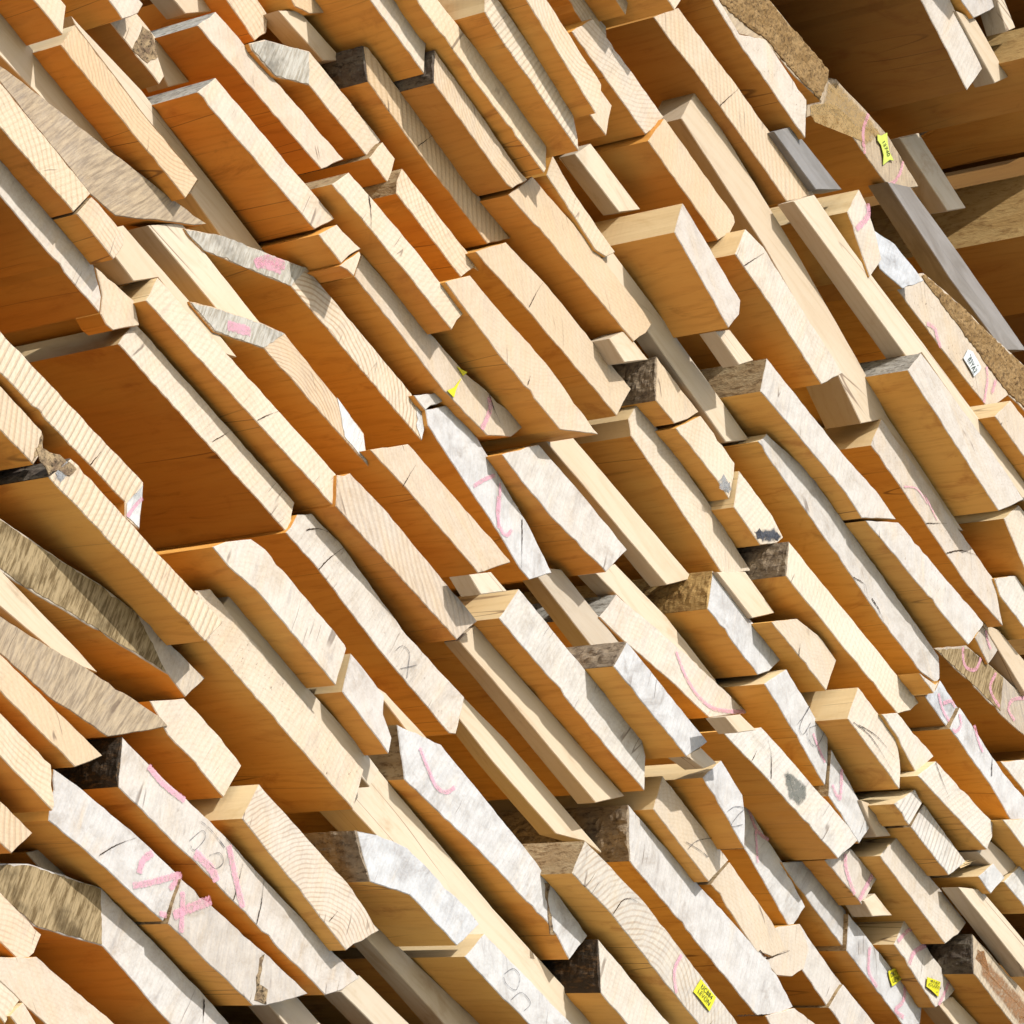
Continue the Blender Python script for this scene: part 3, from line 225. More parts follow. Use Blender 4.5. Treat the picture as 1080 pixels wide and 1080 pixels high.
K('recessed yellow batten left of the large pale grey end below the centre',[336.9,312.2,2706.2],[[-100.4,1.8,-12.4],[-43.3,0.8,-12.9],[135.2,-2.6,-18.5],[163.1,-3.0,13.2],[-62.8,1.2,13.7],[-91.8,1.8,17.0]],'',[0.0,0,0,0,0,0.77],{'r': 1.1,'len': 0.022,'bat': 1})
K('long smooth cream batten,lower of two parallel strips below the centre',[411.1,346.7,2670.0],[[-104.9,1.9,-11.6],[-44.7,1.0,-15.8],[64.1,-0.8,-17.1],[98.4,-1.7,1.6],[132.4,-2.3,8.9],[10.7,-0.3,11.8],[-44.1,0.6,13.0],[-111.9,1.7,9.1]],'',[0.0,0,0,0,0,0.78],{'r': 0.9,'len': 0.022,'bat': 1})
K('small smooth recessed batten beside the torn orange edge,left of centre',[202.1,262.4,2554.0],[[-63.2,-0.3,-1.7],[35.1,0.3,-9.7],[42.5,0.2,2.8],[28.0,0.1,4.9],[-42.4,-0.2,3.6]],'',[0.0,0,0,0,0,0.57],{'r': 0.8,'len': 0.026,'bat': 1})
K('long blotchy grey plank end with grey-brown bark upper edge at the bottom right of centre',[691.7,307.3,2697.5],[[-149.3,-0.3,-26.6],[93.3,-0.9,-33.6],[122.8,-0.4,-6.4],[133.3,-0.1,8.2],[77.1,0.4,22.8],[-94.3,0.6,18.1],[-183.0,0.7,17.5]],'b',[0.75,0,0,0,0,0.78],{})
E('crack',[[66.6,-1.3,-53.0],[91.1,-0.9,-34.0],[116.9,-0.5,-12.6]],[1.76,None,None])
K('brownish ringed plank end with a square yellow tag and a pink arc,bottom centre',[509.9,194.5,2547.9],[[-115.8,-1.3,-14.7],[-51.5,-0.6,-11.6],[20.4,0.1,-15.8],[122.0,1.1,-19.7],[168.8,1.9,15.3],[-24.3,-0.0,26.0],[-119.6,-1.1,20.5]],'w',[0.4,0.25,2,0,0,0.97],{})
E('pink',[[48.9,0.7,18.6],[48.0,0.5,3.8],[54.1,0.5,-7.1],[64.9,0.5,-16.0]],[5.08,None,None])
E('crack',[[-50.3,-0.6,-10.1],[-47.5,-0.4,7.7],[-38.1,-0.3,16.6],[-25.0,-0.1,20.7]],[1.04,None,None])
E('tag',[[84.1,1.0,15.8],[111.0,1.3,14.9],[111.6,1.1,-1.6],[82.6,0.8,-0.3]],[None,'yellow',[['UC884',0.3],['LEVON',0.72]]])
K('pale plank end with black bark upper edge at the bottom edge,centre',[543.6,216.7,2501.2],[[-33.8,-0.1,-17.5],[26.0,-0.4,-19.5],[73.8,-0.1,16.2],[-65.9,0.6,20.8]],'B',[0.35,0,0,0,0,0.97],{})
K('cream plank end with a pencilled black cross,below right of centre',[576.4,287.3,2734.4],[[-53.2,0.6,-14.3],[53.2,0.3,-20.7],[63.0,-0.7,14.7],[-63.1,-0.3,20.3]],'y',[0.2,0,0,0,0,1.0],{})
E('black',[[1.3,0.3,-11.3],[17.7,0.1,-6.2],[36.7,-0.1,-2.4]],[1.12,None,None])
E('black',[[8.1,0.4,-15.9],[13.4,-0.0,-0.6],[29.5,-0.6,16.5]],[1.12,None,None])
K('cream plank end with fine cracks,continuing below the pencilled cross',[726.2,306.9,2739.6],[[-75.6,-0.4,-12.0],[21.8,0.6,-22.8],[42.4,0.6,-12.6],[58.1,0.4,7.9],[20.5,-0.1,16.2],[-67.2,-1.0,23.3]],'w',[0.15,0,0,0,0,1.0],{})
E('crack',[[22.1,0.5,-19.9],[38.4,0.6,-17.5],[46.7,0.5,-6.0]],[1.76,None,None])
K('rounded pale plank tip next to a black crack,bottom right of centre',[812.8,339.6,2766.6],[[-45.7,0.4,-18.2],[-16.7,0.2,-26.6],[2.0,0.0,-27.7],[22.8,-0.2,-13.5],[33.1,-0.3,4.7],[27.8,-0.3,26.7],[0.9,-0.1,38.8],[-24.1,0.2,15.8]],'',[0.3,0,0,0,0,1.0],{'r': 0.15,'dk': 0.3})
E('crack',[[-27.3,0.3,-29.6],[-12.9,0.1,-14.1],[2.8,-0.0,5.6]],[1.76,None,None])
K('grey-white plank end right of the rounded tip,near the bottom',[876.9,364.7,2802.7],[[-40.4,0.3,-13.9],[-4.5,0.2,-15.9],[45.3,0.2,-21.6],[52.9,-0.3,12.2],[-13.2,-0.2,17.7],[-40.1,-0.2,21.5]],'',[0.6,0,0,0,0,0.88],{'r': 0.2})
K('grey-white plank end at the bottom edge under a brown split,right of centre',[951.0,358.6,2793.3],[[-29.3,0.8,-15.4],[4.6,0.2,-18.5],[49.7,-1.1,15.3],[-25.0,0.1,18.6]],'w',[0.6,0,0,0,0,0.93],{'r': 0.2})
K('silvery plank end with a cream upper edge and black scrawl,below right of centre',[576.1,250.7,2773.4],[[-45.2,0.8,-8.6],[43.6,0.1,-26.1],[26.8,-0.3,-1.9],[9.6,-0.5,14.5],[-34.8,-0.1,22.0]],'y',[0.8,0,0,0,0,0.8],{})
E('black',[[1.0,0.4,-14.5],[6.8,-0.0,-3.0],[18.4,-0.3,4.1],[15.3,0.0,-7.9],[14.1,0.4,-22.3],[26.4,-0.1,-9.7]],[0.96,None,None])
K('silvery plank end with thin pink strokes and a pointed tip,lower right',[753.7,351.6,2837.3],[[-44.4,0.3,-14.5],[61.5,-1.2,-37.4],[66.7,-0.8,-3.4],[8.8,0.1,12.4],[-19.6,0.5,16.1],[-73.1,1.2,26.8]],'w',[0.75,0,0,0,0,1.0],{})
E('pink',[[-69.1,1.2,25.4],[-43.1,0.7,13.0],[-20.7,0.5,16.3]],[5.08,None,None])
E('pink',[[-43.0,0.7,11.3],[-33.0,0.4,-0.0],[-20.7,0.0,-14.8]],[4.23,None,None])
K('large pale plank end with a green-grey mould patch,lower right',[669.0,291.9,2877.5],[[-109.0,0.9,-25.0],[-77.4,0.6,-23.3],[-22.4,0.1,-19.5],[108.5,-1.1,-15.4],[123.7,-1.0,23.0],[58.4,-0.4,22.4],[-17.3,0.2,19.9],[-64.6,0.7,17.8]],'',[0.5,0,0,0,0,0.85],{})
E('patch',[[-12.7,0.1,-1.0],[-9.4,0.1,8.8],[25.9,-0.2,16.9],[33.8,-0.3,2.2],[28.7,-0.3,-12.5],[11.1,-0.2,-16.5]],[None,'mould',None])
E('crack',[[-23.0,0.1,-16.5],[-37.1,0.4,3.4],[-50.7,0.5,13.2]],[1.04,None,None])
E('crack',[[-57.1,0.4,-20.3],[-57.1,0.5,-6.2]],[0.96,None,None])
K('silvery plank end with looping black scribbles,shaded upper edge,lower right',[658.5,295.8,2941.3],[[-73.2,1.3,-3.1],[-18.5,0.6,-12.1],[61.8,-0.4,-27.2],[50.3,-0.8,-4.6],[35.5,-1.0,15.5],[-55.9,0.2,31.5]],'y',[0.8,0,0,0,0,1.0],{})
E('pink',[[13.8,-0.3,3.7],[30.3,-0.4,-3.3],[46.9,-0.6,-9.1]],[4.23,None,None])
E('black',[[-10.7,0.3,-5.5],[-7.0,-0.2,13.8],[-7.3,-0.4,22.5],[-7.7,-0.0,7.8],[-5.1,0.2,-6.2],[2.9,0.1,-6.6],[4.4,-0.3,10.8]],[1.04,None,None])
E('black',[[3.6,-0.0,-0.6],[13.9,-0.1,-6.3],[26.1,-0.4,-3.2],[25.8,-0.8,18.1],[16.2,-0.7,17.2],[6.1,-0.2,4.4]],[0.96,None,None])
K('silvery plank end with a pink hook mark next to a red-brown split,lower right',[756.0,291.0,2924.1],[[-28.4,-0.3,-18.8],[39.1,-0.5,-27.7],[43.5,-0.1,-2.8],[29.6,0.1,5.6],[-31.3,0.4,20.0],[-52.5,0.5,23.8]],'w',[0.8,0,0,0,0,0.67],{})
E('pink',[[-29.4,0.3,17.2],[-14.4,-0.2,-9.8],[-32.4,-0.1,-6.8]],[5.92,None,None])
K('short pinkish plank end with diagonal cracks under a curl of bark,right of centre',[604.7,282.4,3006.5],[[-61.5,-0.7,-21.7],[47.3,-0.3,-21.3],[41.8,0.5,16.0],[4.2,0.4,18.0],[-31.8,0.1,9.0]],'',[0.25,0,0,0,0,0.98],{})
E('crack',[[-8.8,-0.5,-22.6],[-14.7,-0.3,-9.6]],[0.96,None,None])
K('long very smooth cream plank end with knotty brown bark upper edge,right of centre',[658.4,268.5,3049.0],[[-134.6,2.6,-18.9],[84.2,-1.7,-19.8],[98.9,-2.0,-2.5],[105.9,-2.1,14.5],[-2.3,0.1,13.6],[-152.1,3.0,13.2]],'b',[0.05,0,0,0,0,0.75],{})
K('white cracked plank end with bright yellow upper edge,lower right',[723.3,250.8,2974.1],[[-55.3,-0.2,-16.4],[54.3,1.1,-20.2],[43.2,0.5,-2.9],[19.9,-0.3,19.0],[-62.1,-1.2,20.5]],'y',[0.25,0,0,0,0,0.77],{})
E('crack',[[-47.2,-0.1,-14.3],[-14.3,0.1,-7.9],[34.1,0.7,-14.0]],[0.8,None,None])
E('crack',[[-39.1,-0.1,-10.9],[-8.5,-0.1,-1.2],[29.1,0.3,-0.3]],[0.8,None,None])
K('small beige plank end right of the white cracked one,lower right',[747.1,245.2,2997.8],[[-44.8,-0.6,-5.3],[-16.5,-0.2,-6.5],[37.1,0.5,-17.6],[49.5,0.6,16.3],[-25.3,-0.3,13.1]],'',[0.35,0,0,0,0,0.89],{'r': 0.2,'dk': 0.2})
K('beige plank end with a hairline crack and cream upper edge,lower right',[860.6,234.6,2993.3],[[-84.7,-1.3,-24.0],[55.0,1.1,-10.4],[54.3,0.9,6.3],[45.3,0.6,20.0],[-69.9,-1.4,8.1]],'y',[0.35,0,0,0,0,0.76],{})
E('crack',[[-71.3,-1.4,6.2],[-52.4,-1.0,-1.6],[-29.3,-0.4,-9.5]],[0.8,None,None])
K('blue-grey plank end with pink loops above a brown split,right side',[778.1,252.1,3076.8],[[-23.6,0.4,-14.3],[25.0,0.2,-16.5],[26.2,-0.4,12.3],[-14.0,-0.3,16.2],[-13.7,0.0,2.3]],'',[1.0,0,0,0,0,0.69],{'dk': 0.45})
E('pink',[[-9.7,-0.0,2.1],[5.8,0.1,-6.9],[23.4,0.1,-10.5]],[5.08,None,None])
E('pink',[[3.1,0.0,-1.8],[11.7,-0.2,9.2],[21.1,-0.3,7.9]],[5.08,None,None])
K('long grey plank end with a pink streak below a brown split,right side',[885.6,245.2,3066.0],[[-85.5,-0.5,-10.7],[4.8,-0.4,-14.4],[53.3,-0.5,-22.4],[98.3,0.7,16.2],[13.6,0.3,11.5],[-84.5,0.3,19.8]],'w',[0.8,0,0,0,0,1.0],{})
E('pink',[[-83.5,0.1,13.2],[-74.2,-0.1,4.4],[-76.8,-0.4,-7.0],[-83.4,-0.5,-8.9]],[5.08,None,None])
E('pink',[[-56.1,0.4,19.8],[-40.4,0.2,10.7],[-27.1,0.1,5.3]],[5.08,None,None])
E('crack',[[-0.7,-0.2,-6.0],[-15.0,0.4,17.3]],[1.28,None,None])
K('taupe weathered plank end with several pink curves at the right edge',[914.9,329.6,3217.6],[[-107.6,-0.3,-33.6],[-43.9,-0.0,-22.9],[33.0,0.3,-13.5],[112.6,0.6,3.0],[86.2,0.1,39.6],[-15.1,-0.3,19.5],[-65.2,-0.5,8.0]],'',[0.6,0.5,0,0,0,0.99],{'dk': 0.6})
E('patch',[[-105.6,-0.3,-33.1],[-45.5,-0.0,-22.4],[25.7,0.3,-11.9],[6.7,-0.2,22.7],[-60.3,-0.4,7.7]],[None,'streak',None])
E('pink',[[-70.7,-0.4,1.7],[-59.5,-0.2,-11.2],[-48.5,-0.2,-12.5],[-37.6,-0.2,-3.1],[-38.1,-0.4,13.2]],[5.08,None,None])
E('pink',[[-6.8,-0.2,18.0],[-6.6,-0.0,-0.5],[3.4,0.1,-7.6],[20.7,0.2,-9.1]],[5.08,None,None])
E('pink',[[50.4,-0.0,29.5],[34.7,0.1,13.3],[34.4,0.2,-0.5],[51.3,0.3,-3.8]],[5.08,None,None])
K('small taupe plank end with a pink dash at the right side',[871.0,323.4,3245.4],[[-19.9,-0.2,-8.1],[15.8,0.1,-16.1],[20.5,0.3,11.6],[-16.5,-0.1,12.6]],'',[0.6,0.3,0,0,0,1.0],{'r': 0.1})
E('pink',[[-11.3,-0.1,11.3],[-1.5,0.0,4.1],[9.0,0.1,-0.5]],[5.08,None,None])
K('recessed pale batten with a blue stain at the right edge',[910.7,322.0,3263.4],[[-61.9,-0.0,-4.7],[49.8,0.4,-17.8],[45.1,-0.2,13.6],[-33.1,-0.2,8.8]],'',[0.1,0,0,0,0,0.99],{'r': 0.6,'len': 0.028,'bat': 1})
K('light plank end with a blue-grey rim at the right edge,middle height',[866.3,297.3,3299.1],[[-51.3,0.2,-8.0],[-32.1,0.3,-16.5],[39.5,0.3,-16.4],[67.5,-0.4,20.1],[-23.7,-0.4,20.8]],'',[0.4,0,0,0,0,0.99],{})
K('white plank end at the right edge below the taupe one with pink curves',[989.1,285.1,3140.8],[[-61.3,-0.3,-21.3],[14.7,0.6,-18.1],[64.2,0.3,22.6],[-17.6,-0.6,16.8]],'',[0.5,0,0,0,0,1.0],{})
K('cream plank end at the right edge in the lower quarter',[961.7,219.0,3029.7],[[-60.1,-0.5,-18.2],[27.4,0.4,-18.3],[56.9,0.4,23.6],[-24.3,-0.3,12.8]],'',[0.3,0,0,0,0,0.97],{})
K('small ribbed white plank end above a brown split,lower right',[800.1,250.2,2950.1],[[-21.7,0.1,-16.0],[10.5,-0.1,-18.2],[14.2,-0.0,15.2],[-3.1,0.1,19.0]],'y',[0.5,0,0,1,0,1.0],{})
K('ribbed white plank end below a brown split with a frayed tip,lower right',[866.4,258.2,2954.3],[[-44.0,0.3,-15.2],[35.9,0.5,-16.0],[50.4,-0.2,13.5],[-42.3,-0.5,17.7]],'w',[0.5,0,0,1,0,1.0],{})
E('splinter',[[47.4,-0.1,10.0],[58.8,-0.4,21.3]],[None,None,None])
K('small square white plank end with splintered cream upper edge,lower right',[951.2,246.8,2973.2],[[-19.4,-0.0,-13.6],[8.8,0.5,-14.6],[17.9,-0.0,14.2],[-7.3,-0.5,14.0]],'y',[0.8,0,0,0,0,0.94],{})
K('thick beige plank end with clean yellow upper edge,lower right',[919.5,287.2,2920.8],[[-91.7,0.9,-14.9],[47.7,-1.1,-23.5],[59.8,-0.8,-1.6],[64.5,-0.5,18.2],[-80.3,1.5,21.8]],'y',[0.4,0,0,0,0,1.0],{})
K('beige plank end crossed by two pink strokes,lower right',[830.2,315.9,2885.5],[[-44.5,1.0,-17.9],[29.5,-0.3,-18.9],[33.2,-0.8,18.4],[-18.2,0.1,18.4]],'',[0.5,0,0,0,0,0.8],{})
E('pink',[[-23.8,0.4,7.9],[-13.8,0.3,-4.7],[13.4,-0.1,-18.5]],[6.77,None,None])
E('pink',[[23.8,-0.6,17.4],[22.0,-0.2,-19.5]],[6.77,None,None])
K('plank end with pink bars,a yellow tag and a splintered upper edge,bottom right',[993.0,318.2,2880.1],[[-63.1,-0.2,-12.1],[32.3,-0.6,-23.9],[44.1,-0.1,-3.5],[49.9,0.3,15.1],[-63.3,0.7,24.4]],'y',[0.5,0,0,0,0,0.86],{})
E('pink',[[-48.6,0.6,21.6],[-56.4,0.3,8.3],[-61.0,-0.1,-7.0]],[5.92,None,None])
E('pink',[[-19.9,0.5,20.6],[-32.1,0.1,1.2],[-31.3,-0.3,-14.9]],[6.77,None,None])
E('pink',[[34.5,0.3,15.2],[35.0,-0.2,-5.1],[33.5,-0.5,-19.8]],[5.08,None,None])
E('tag',[[-0.7,-0.2,-8.1],[21.9,0.0,2.7],[27.1,-0.4,-13.6],[3.8,-0.4,-17.5]],[None,'yellow',[['4147',0.3],['CUZN',0.7]]])
K('dark grey blotched plank end left of the two yellow-tagged ends at the bottom right',[821.2,348.0,2855.2],[[-60.4,0.8,-8.9],[-28.6,0.4,-13.5],[73.4,-0.9,-20.1],[51.7,-0.7,14.4],[-3.4,0.0,13.6],[-32.8,0.4,14.4]],'',[0.9,0.2,0,0,0,0.96],{})
K('grey plank end with a crooked yellow tag and pink lines,bottom right',[969.8,341.0,2844.7],[[-77.8,-0.7,-14.1],[47.8,0.5,-19.9],[68.3,0.7,-1.0],[60.0,0.5,15.8],[-98.3,-1.0,19.1]],'w',[0.9,0,0,0,0,0.87],{})
E('pink',[[-50.9,-0.5,12.7],[-36.6,-0.3,-9.8],[-15.2,-0.1,-14.6]],[5.92,None,None])
E('pink',[[19.9,0.1,19.2],[29.3,0.3,1.5],[24.7,0.3,-15.4],[40.9,0.4,-12.7]],[5.92,None,None])
E('tag',[[-11.8,-0.2,9.1],[-1.8,-0.1,22.5],[13.4,0.1,19.5],[3.1,0.0,0.3]],[None,'yellow',[['DK75',0.3],['UZ98',0.7]]])
K('brown-stained plank end with black bark upper edge in the bottom right corner',[1087.3,276.5,2914.5],[[-71.9,-0.2,-21.0],[27.0,-0.9,-24.3],[74.2,-0.1,11.0],[67.9,0.2,20.7],[-97.3,1.0,13.6]],'k',[0.1,0.5,1,0,0,1.0],{})
E('patch',[[-83.6,0.7,5.6],[-60.9,-0.1,-16.2],[23.9,-0.7,-19.5],[59.2,-0.1,6.9],[49.0,0.1,13.6]],[None,'rust',None])
K('recessed pale batten at the right edge above the brown-stained end',[1007.2,258.2,2949.8],[[-84.5,1.1,-11.4],[68.0,-1.3,-14.3],[66.9,-0.8,13.6],[-50.4,1.0,12.1]],'',[0.05,0,0,0,0,1.0],{'r': 0.7,'len': 0.024,'bat': 1})
K('grey plank end at the right edge beside the small square white one',[997.3,243.5,2997.0],[[-30.0,0.1,-16.6],[25.4,0.8,-16.1],[23.0,-0.3,18.3],[-18.5,-0.6,14.4]],'y',[0.6,0,0,0,0,1.0],{'r': 0.2})
K('pale batten set back above the small square white one,lower right',[948.5,248.2,2997.3],[[-33.2,0.5,-16.6],[18.0,-0.2,-10.0],[35.2,-0.5,18.2],[-20.0,0.2,8.5]],'',[0.3,0,0,0,0,1.0],{'r': 0.5,'len': 0.03,'bat': 1})
K('small recessed cream batten left of the ribbed white ends,lower right',[795.4,286.3,2929.7],[[-29.1,-0.0,1.8],[14.3,0.3,-12.9],[32.2,-0.1,3.3],[-17.4,-0.2,7.8]],'',[0.1,0,0,0,0,0.75],{'r': 0.4,'len': 0.028,'bat': 1})
K('small recessed cream batten below the end with two pink strokes',[876.2,312.3,2876.9],[[-19.8,0.4,-7.7],[2.0,0.3,-11.8],[26.9,-0.5,9.2],[-9.1,-0.2,10.3]],'',[0.0,0,0,0,0,0.85],{'r': 0.4,'len': 0.028,'bat': 1})
K('recessed cream batten at the bottom edge below the rightmost yellow tag',[1064.6,320.9,2876.4],[[-36.4,0.6,-11.9],[9.0,-0.1,-13.2],[46.1,-0.7,14.6],[-18.6,0.3,10.5]],'',[0.0,0,0,0,0,1.0],{'r': 0.6,'len': 0.026,'bat': 1})
K('tiny recessed cream batten under the tip with the long pink arc',[489.5,189.9,2795.3],[[-20.9,0.0,-9.3],[3.1,0.1,-9.1],[22.5,-0.1,10.6],[-4.7,-0.1,7.8]],'',[0.0,0,0,0,0,0.51],{'r': 0.4,'len': 0.025,'bat': 1})
K('recessed cream batten beside the knotty bark edge,right of centre',[514.9,302.9,3001.0],[[-49.1,0.1,-13.8],[20.3,-0.4,-15.7],[44.0,-0.1,12.7],[-15.2,0.4,16.8]],'',[0.0,0,0,0,0,0.56],{'r': 0.5,'len': 0.026,'bat': 1})
K('tiny recessed batten above the silvery black-scrawled end,right of centre',[507.4,238.7,2768.9],[[-20.7,-0.1,-13.1],[7.9,-0.1,-6.1],[20.0,0.1,10.8],[-7.2,0.2,8.4]],'',[0.1,0,0,0,0,0.71],{'r': 0.4,'len': 0.025,'bat': 1})
K('small recessed cream batten just above the large pale grey end,at the centre',[191.0,254.8,2719.9],[[-23.0,-0.6,-10.2],[-0.0,-0.4,-14.4],[25.0,0.7,12.3],[-1.9,0.3,12.3]],'',[0.05,0,0,0,0,0.37],{'r': 0.3,'len': 0.026,'bat': 1})
K('pale plank end at the bottom edge below a long black crack,right of centre',[828.4,305.1,2688.9],[[-34.5,-0.1,-18.4],[-14.9,0.2,-23.7],[52.3,0.1,26.6],[-2.9,-0.3,15.5]],'',[0.4,0,0,0,0,0.81],{})
K('plank of the stack lying beyond the edge of the picture',[-200.5,180.2,3326.2],[[-156.0,0.1,-42.1],[158.8,-0.5,-15.5],[157.3,-0.1,43.6],[-160.1,0.5,14.0]],'',[0,0,0,0,0,0.28],{'r': 0.2,'out': 1,'dk': 0.8})
K('plank of the stack lying beyond the edge of the picture',[-97.4,258.8,3489.6],[[-165.5,1.8,-45.1],[167.7,-2.6,-16.9],[167.0,-1.8,46.7],[-169.1,2.6,15.3]],'',[0,0,0,0,0,0.08],{'r': 0.2,'out': 1,'dk': 0.8})
K('plank of the stack lying beyond the edge of the picture',[-45.0,241.1,3556.2],[[-169.9,1.1,-48.9],[170.9,-3.0,-15.8],[171.5,-1.1,50.6],[-172.5,2.9,14.1]],'',[0,0,0,0,0,0.25],{'r': 0.2,'out': 1,'dk': 0.8})
K('plank of the stack lying beyond the edge of the picture',[30.0,239.1,3627.9],[[-175.4,1.3,-51.8],[175.8,-3.0,-14.6],[177.1,-1.3,53.6],[-177.5,2.9,12.8]],'',[0,0,0,0,0,0.0],{'r': 0.2,'out': 1,'dk': 0.8})
K('plank of the stack lying beyond the edge of the picture',[86.4,221.2,3699.5],[[-178.6,3.4,-52.9],[179.9,-2.8,-12.7],[180.2,-3.5,54.7],[-181.5,2.8,10.9]],'',[0,0,0,0,0,0.5],{'r': 0.2,'out': 1,'dk': 0.8})
K('plank of the stack lying beyond the edge of the picture',[144.9,203.4,3773.9],[[-184.3,2.0,-58.3],[183.2,-3.7,-12.1],[186.2,-2.0,60.4],[-185.2,3.7,10.0]],'',[0,0,0,0,0,0.37],{'r': 0.2,'out': 1,'dk': 0.8})
K('plank of the stack lying beyond the edge of the picture',[228.2,201.3,3854.8],[[-190.2,3.0,-60.9],[189.3,-3.3,-10.0],[192.1,-3.1,63.0],[-191.2,3.3,7.8]],'',[0,0,0,0,0,0.35],{'r': 0.2,'out': 1,'dk': 0.8})
K('plank of the stack lying beyond the edge of the picture',[291.9,183.3,3935.4],[[-199.0,-1.5,-71.0],[196.7,0.5,-3.0],[201.1,1.6,73.5],[-198.9,-0.5,0.5]],'',[0,0,0,0,0,0.52],{'r': 0.2,'out': 1,'dk': 0.8})
K('plank of the stack lying beyond the edge of the picture',[561.9,421.8,4363.7],[[-229.2,-2.8,-85.8],[228.0,4.4,4.6],[231.4,2.8,88.7],[-230.2,-4.4,-7.5]],'',[0,0,0,0,0,0.64],{'r': 0.2,'out': 1,'dk': 0.8})
K('plank of the stack lying beyond the edge of the picture',[665.8,419.5,4466.4],[[-236.2,-0.7,-88.5],[231.3,-0.8,0.0],[238.9,0.7,91.7],[-234.0,0.8,-3.2]],'',[0,0,0,0,0,0.75],{'r': 0.2,'out': 1,'dk': 0.8})
K('plank of the stack lying beyond the edge of the picture',[746.2,399.2,4568.0],[[-246.2,-3.5,-98.6],[242.4,4.6,11.0],[248.8,3.5,102.0],[-245.1,-4.6,-14.4]],'',[0,0,0,0,0,0.56],{'r': 0.2,'out': 1,'dk': 0.8})
K('plank of the stack lying beyond the edge of the picture',[829.9,378.8,4674.3],[[-257.8,-7.5,-111.3],[249.3,4.8,14.9],[261.2,7.7,115.4],[-252.7,-5.0,-18.9]],'',[0,0,0,0,0,0.56],{'r': 0.2,'out': 1,'dk': 0.8})
K('plank of the stack lying beyond the edge of the picture',[947.9,376.5,4792.5],[[-265.6,-4.0,-113.3],[258.5,4.5,18.0],[268.8,4.1,117.3],[-261.7,-4.5,-21.9]],'',[0,0,0,0,0,0.63],{'r': 0.2,'out': 1,'dk': 0.8})
K('plank of the stack lying beyond the edge of the picture',[1039.6,355.9,4909.0],[[-273.5,-2.6,-119.0],[264.6,2.7,19.6],[276.9,2.6,123.2],[-268.1,-2.7,-23.8]],'',[0,0,0,0,0,0.72],{'r': 0.2,'out': 1,'dk': 0.8})
K('plank of the stack lying beyond the edge of the picture',[1135.3,335.2,5031.1],[[-278.9,1.8,-120.2],[268.8,-1.3,17.7],[282.4,-1.8,124.5],[-272.4,1.3,-21.9]],'',[0,0,0,0,0,0.6],{'r': 0.2,'out': 1,'dk': 0.8})
K('plank of the stack lying beyond the edge of the picture',[1270.5,332.9,5168.9],[[-290.2,3.2,-126.7],[276.1,-4.6,16.4],[294.3,-3.2,131.3],[-280.2,4.6,-21.0]],'',[0,0,0,0,0,0.89],{'r': 0.2,'out': 1,'dk': 0.8})
K('plank of the stack lying beyond the edge of the picture',[820.5,398.3,4248.4],[[-224.1,-3.0,-81.1],[217.2,1.4,-4.4],[226.8,3.1,84.0],[-219.9,-1.5,1.5]],'',[0,0,0,0,0,0.53],{'r': 0.2,'out': 1,'dk': 0.8})
K('plank of the stack lying beyond the edge of the picture',[1013.1,459.3,4363.5],[[-232.2,3.5,-77.1],[226.3,-2.3,-8.6],[234.7,-3.6,79.8],[-228.8,2.4,6.0]],'',[0,0,0,0,0,0.66],{'r': 0.2,'out': 1,'dk': 0.8})
K('plank of the stack lying beyond the edge of the picture',[892.5,381.9,4098.8],[[-223.2,-1.8,-74.3],[217.4,2.3,-6.0],[225.6,1.8,76.9],[-219.8,-2.3,3.4]],'',[0,0,0,0,0,0.66],{'r': 0.2,'out': 1,'dk': 0.8})
K('plank of the stack lying beyond the edge of the picture',[1088.1,443.5,4208.7],[[-235.5,0.1,-76.1],[229.1,1.4,-6.8],[238.0,-0.2,78.8],[-231.5,-1.3,4.1]],'',[0,0,0,0,0,0.63],{'r': 0.2,'out': 1,'dk': 0.8})
K('plank of the stack lying beyond the edge of the picture',[962.0,365.1,3952.1],[[-224.1,-2.9,-70.6],[215.8,1.6,-9.6],[226.7,2.9,73.2],[-218.4,-1.6,7.1]],'',[0,0,0,0,0,0.72],{'r': 0.2,'out': 1,'dk': 0.8})
K('plank of the stack lying beyond the edge of the picture',[1160.0,427.3,4056.7],[[-234.9,0.7,-70.3],[228.4,1.5,-9.5],[237.3,-0.7,72.8],[-230.8,-1.5,7.0]],'',[0,0,0,0,0,0.87],{'r': 0.2,'out': 1,'dk': 0.8})
K('plank of the stack lying beyond the edge of the picture',[1028.8,348.0,3808.0],[[-221.0,0.2,-62.2],[214.3,0.9,-13.0],[223.3,-0.3,64.5],[-216.6,-0.8,10.7]],'',[0,0,0,0,0,0.83],{'r': 0.2,'out': 1,'dk': 0.8})
K('plank of the stack lying beyond the edge of the picture',[1229.6,410.8,3907.7],[[-236.8,-1.4,-67.7],[226.8,0.9,-13.0],[239.6,1.4,70.2],[-229.5,-0.9,10.4]],'',[0,0,0,0,0,0.81],{'r': 0.2,'out': 1,'dk': 0.8})
K('plank of the stack lying beyond the edge of the picture',[1056.7,295.5,3628.1],[[-218.2,-0.4,-57.4],[211.6,2.1,-13.8],[220.4,0.3,59.5],[-213.8,-2.1,11.7]],'',[0,0,0,0,0,1.0],{'r': 0.2,'out': 1,'dk': 0.8})
K('plank of the stack lying beyond the edge of the picture',[1256.6,357.9,3721.3],[[-227.9,3.5,-56.3],[219.0,-2.3,-18.9],[230.3,-3.6,58.5],[-221.5,2.4,16.8]],'',[0,0,0,0,0,0.91],{'r': 0.2,'out': 1,'dk': 0.8})
K('plank of the stack lying beyond the edge of the picture',[1118.0,278.1,3491.8],[[-221.3,-3.6,-56.3],[213.0,4.4,-13.9],[223.7,3.6,58.5],[-215.4,-4.4,11.7]],'',[0,0,0,0,0,1.0],{'r': 0.2,'out': 1,'dk': 0.8})
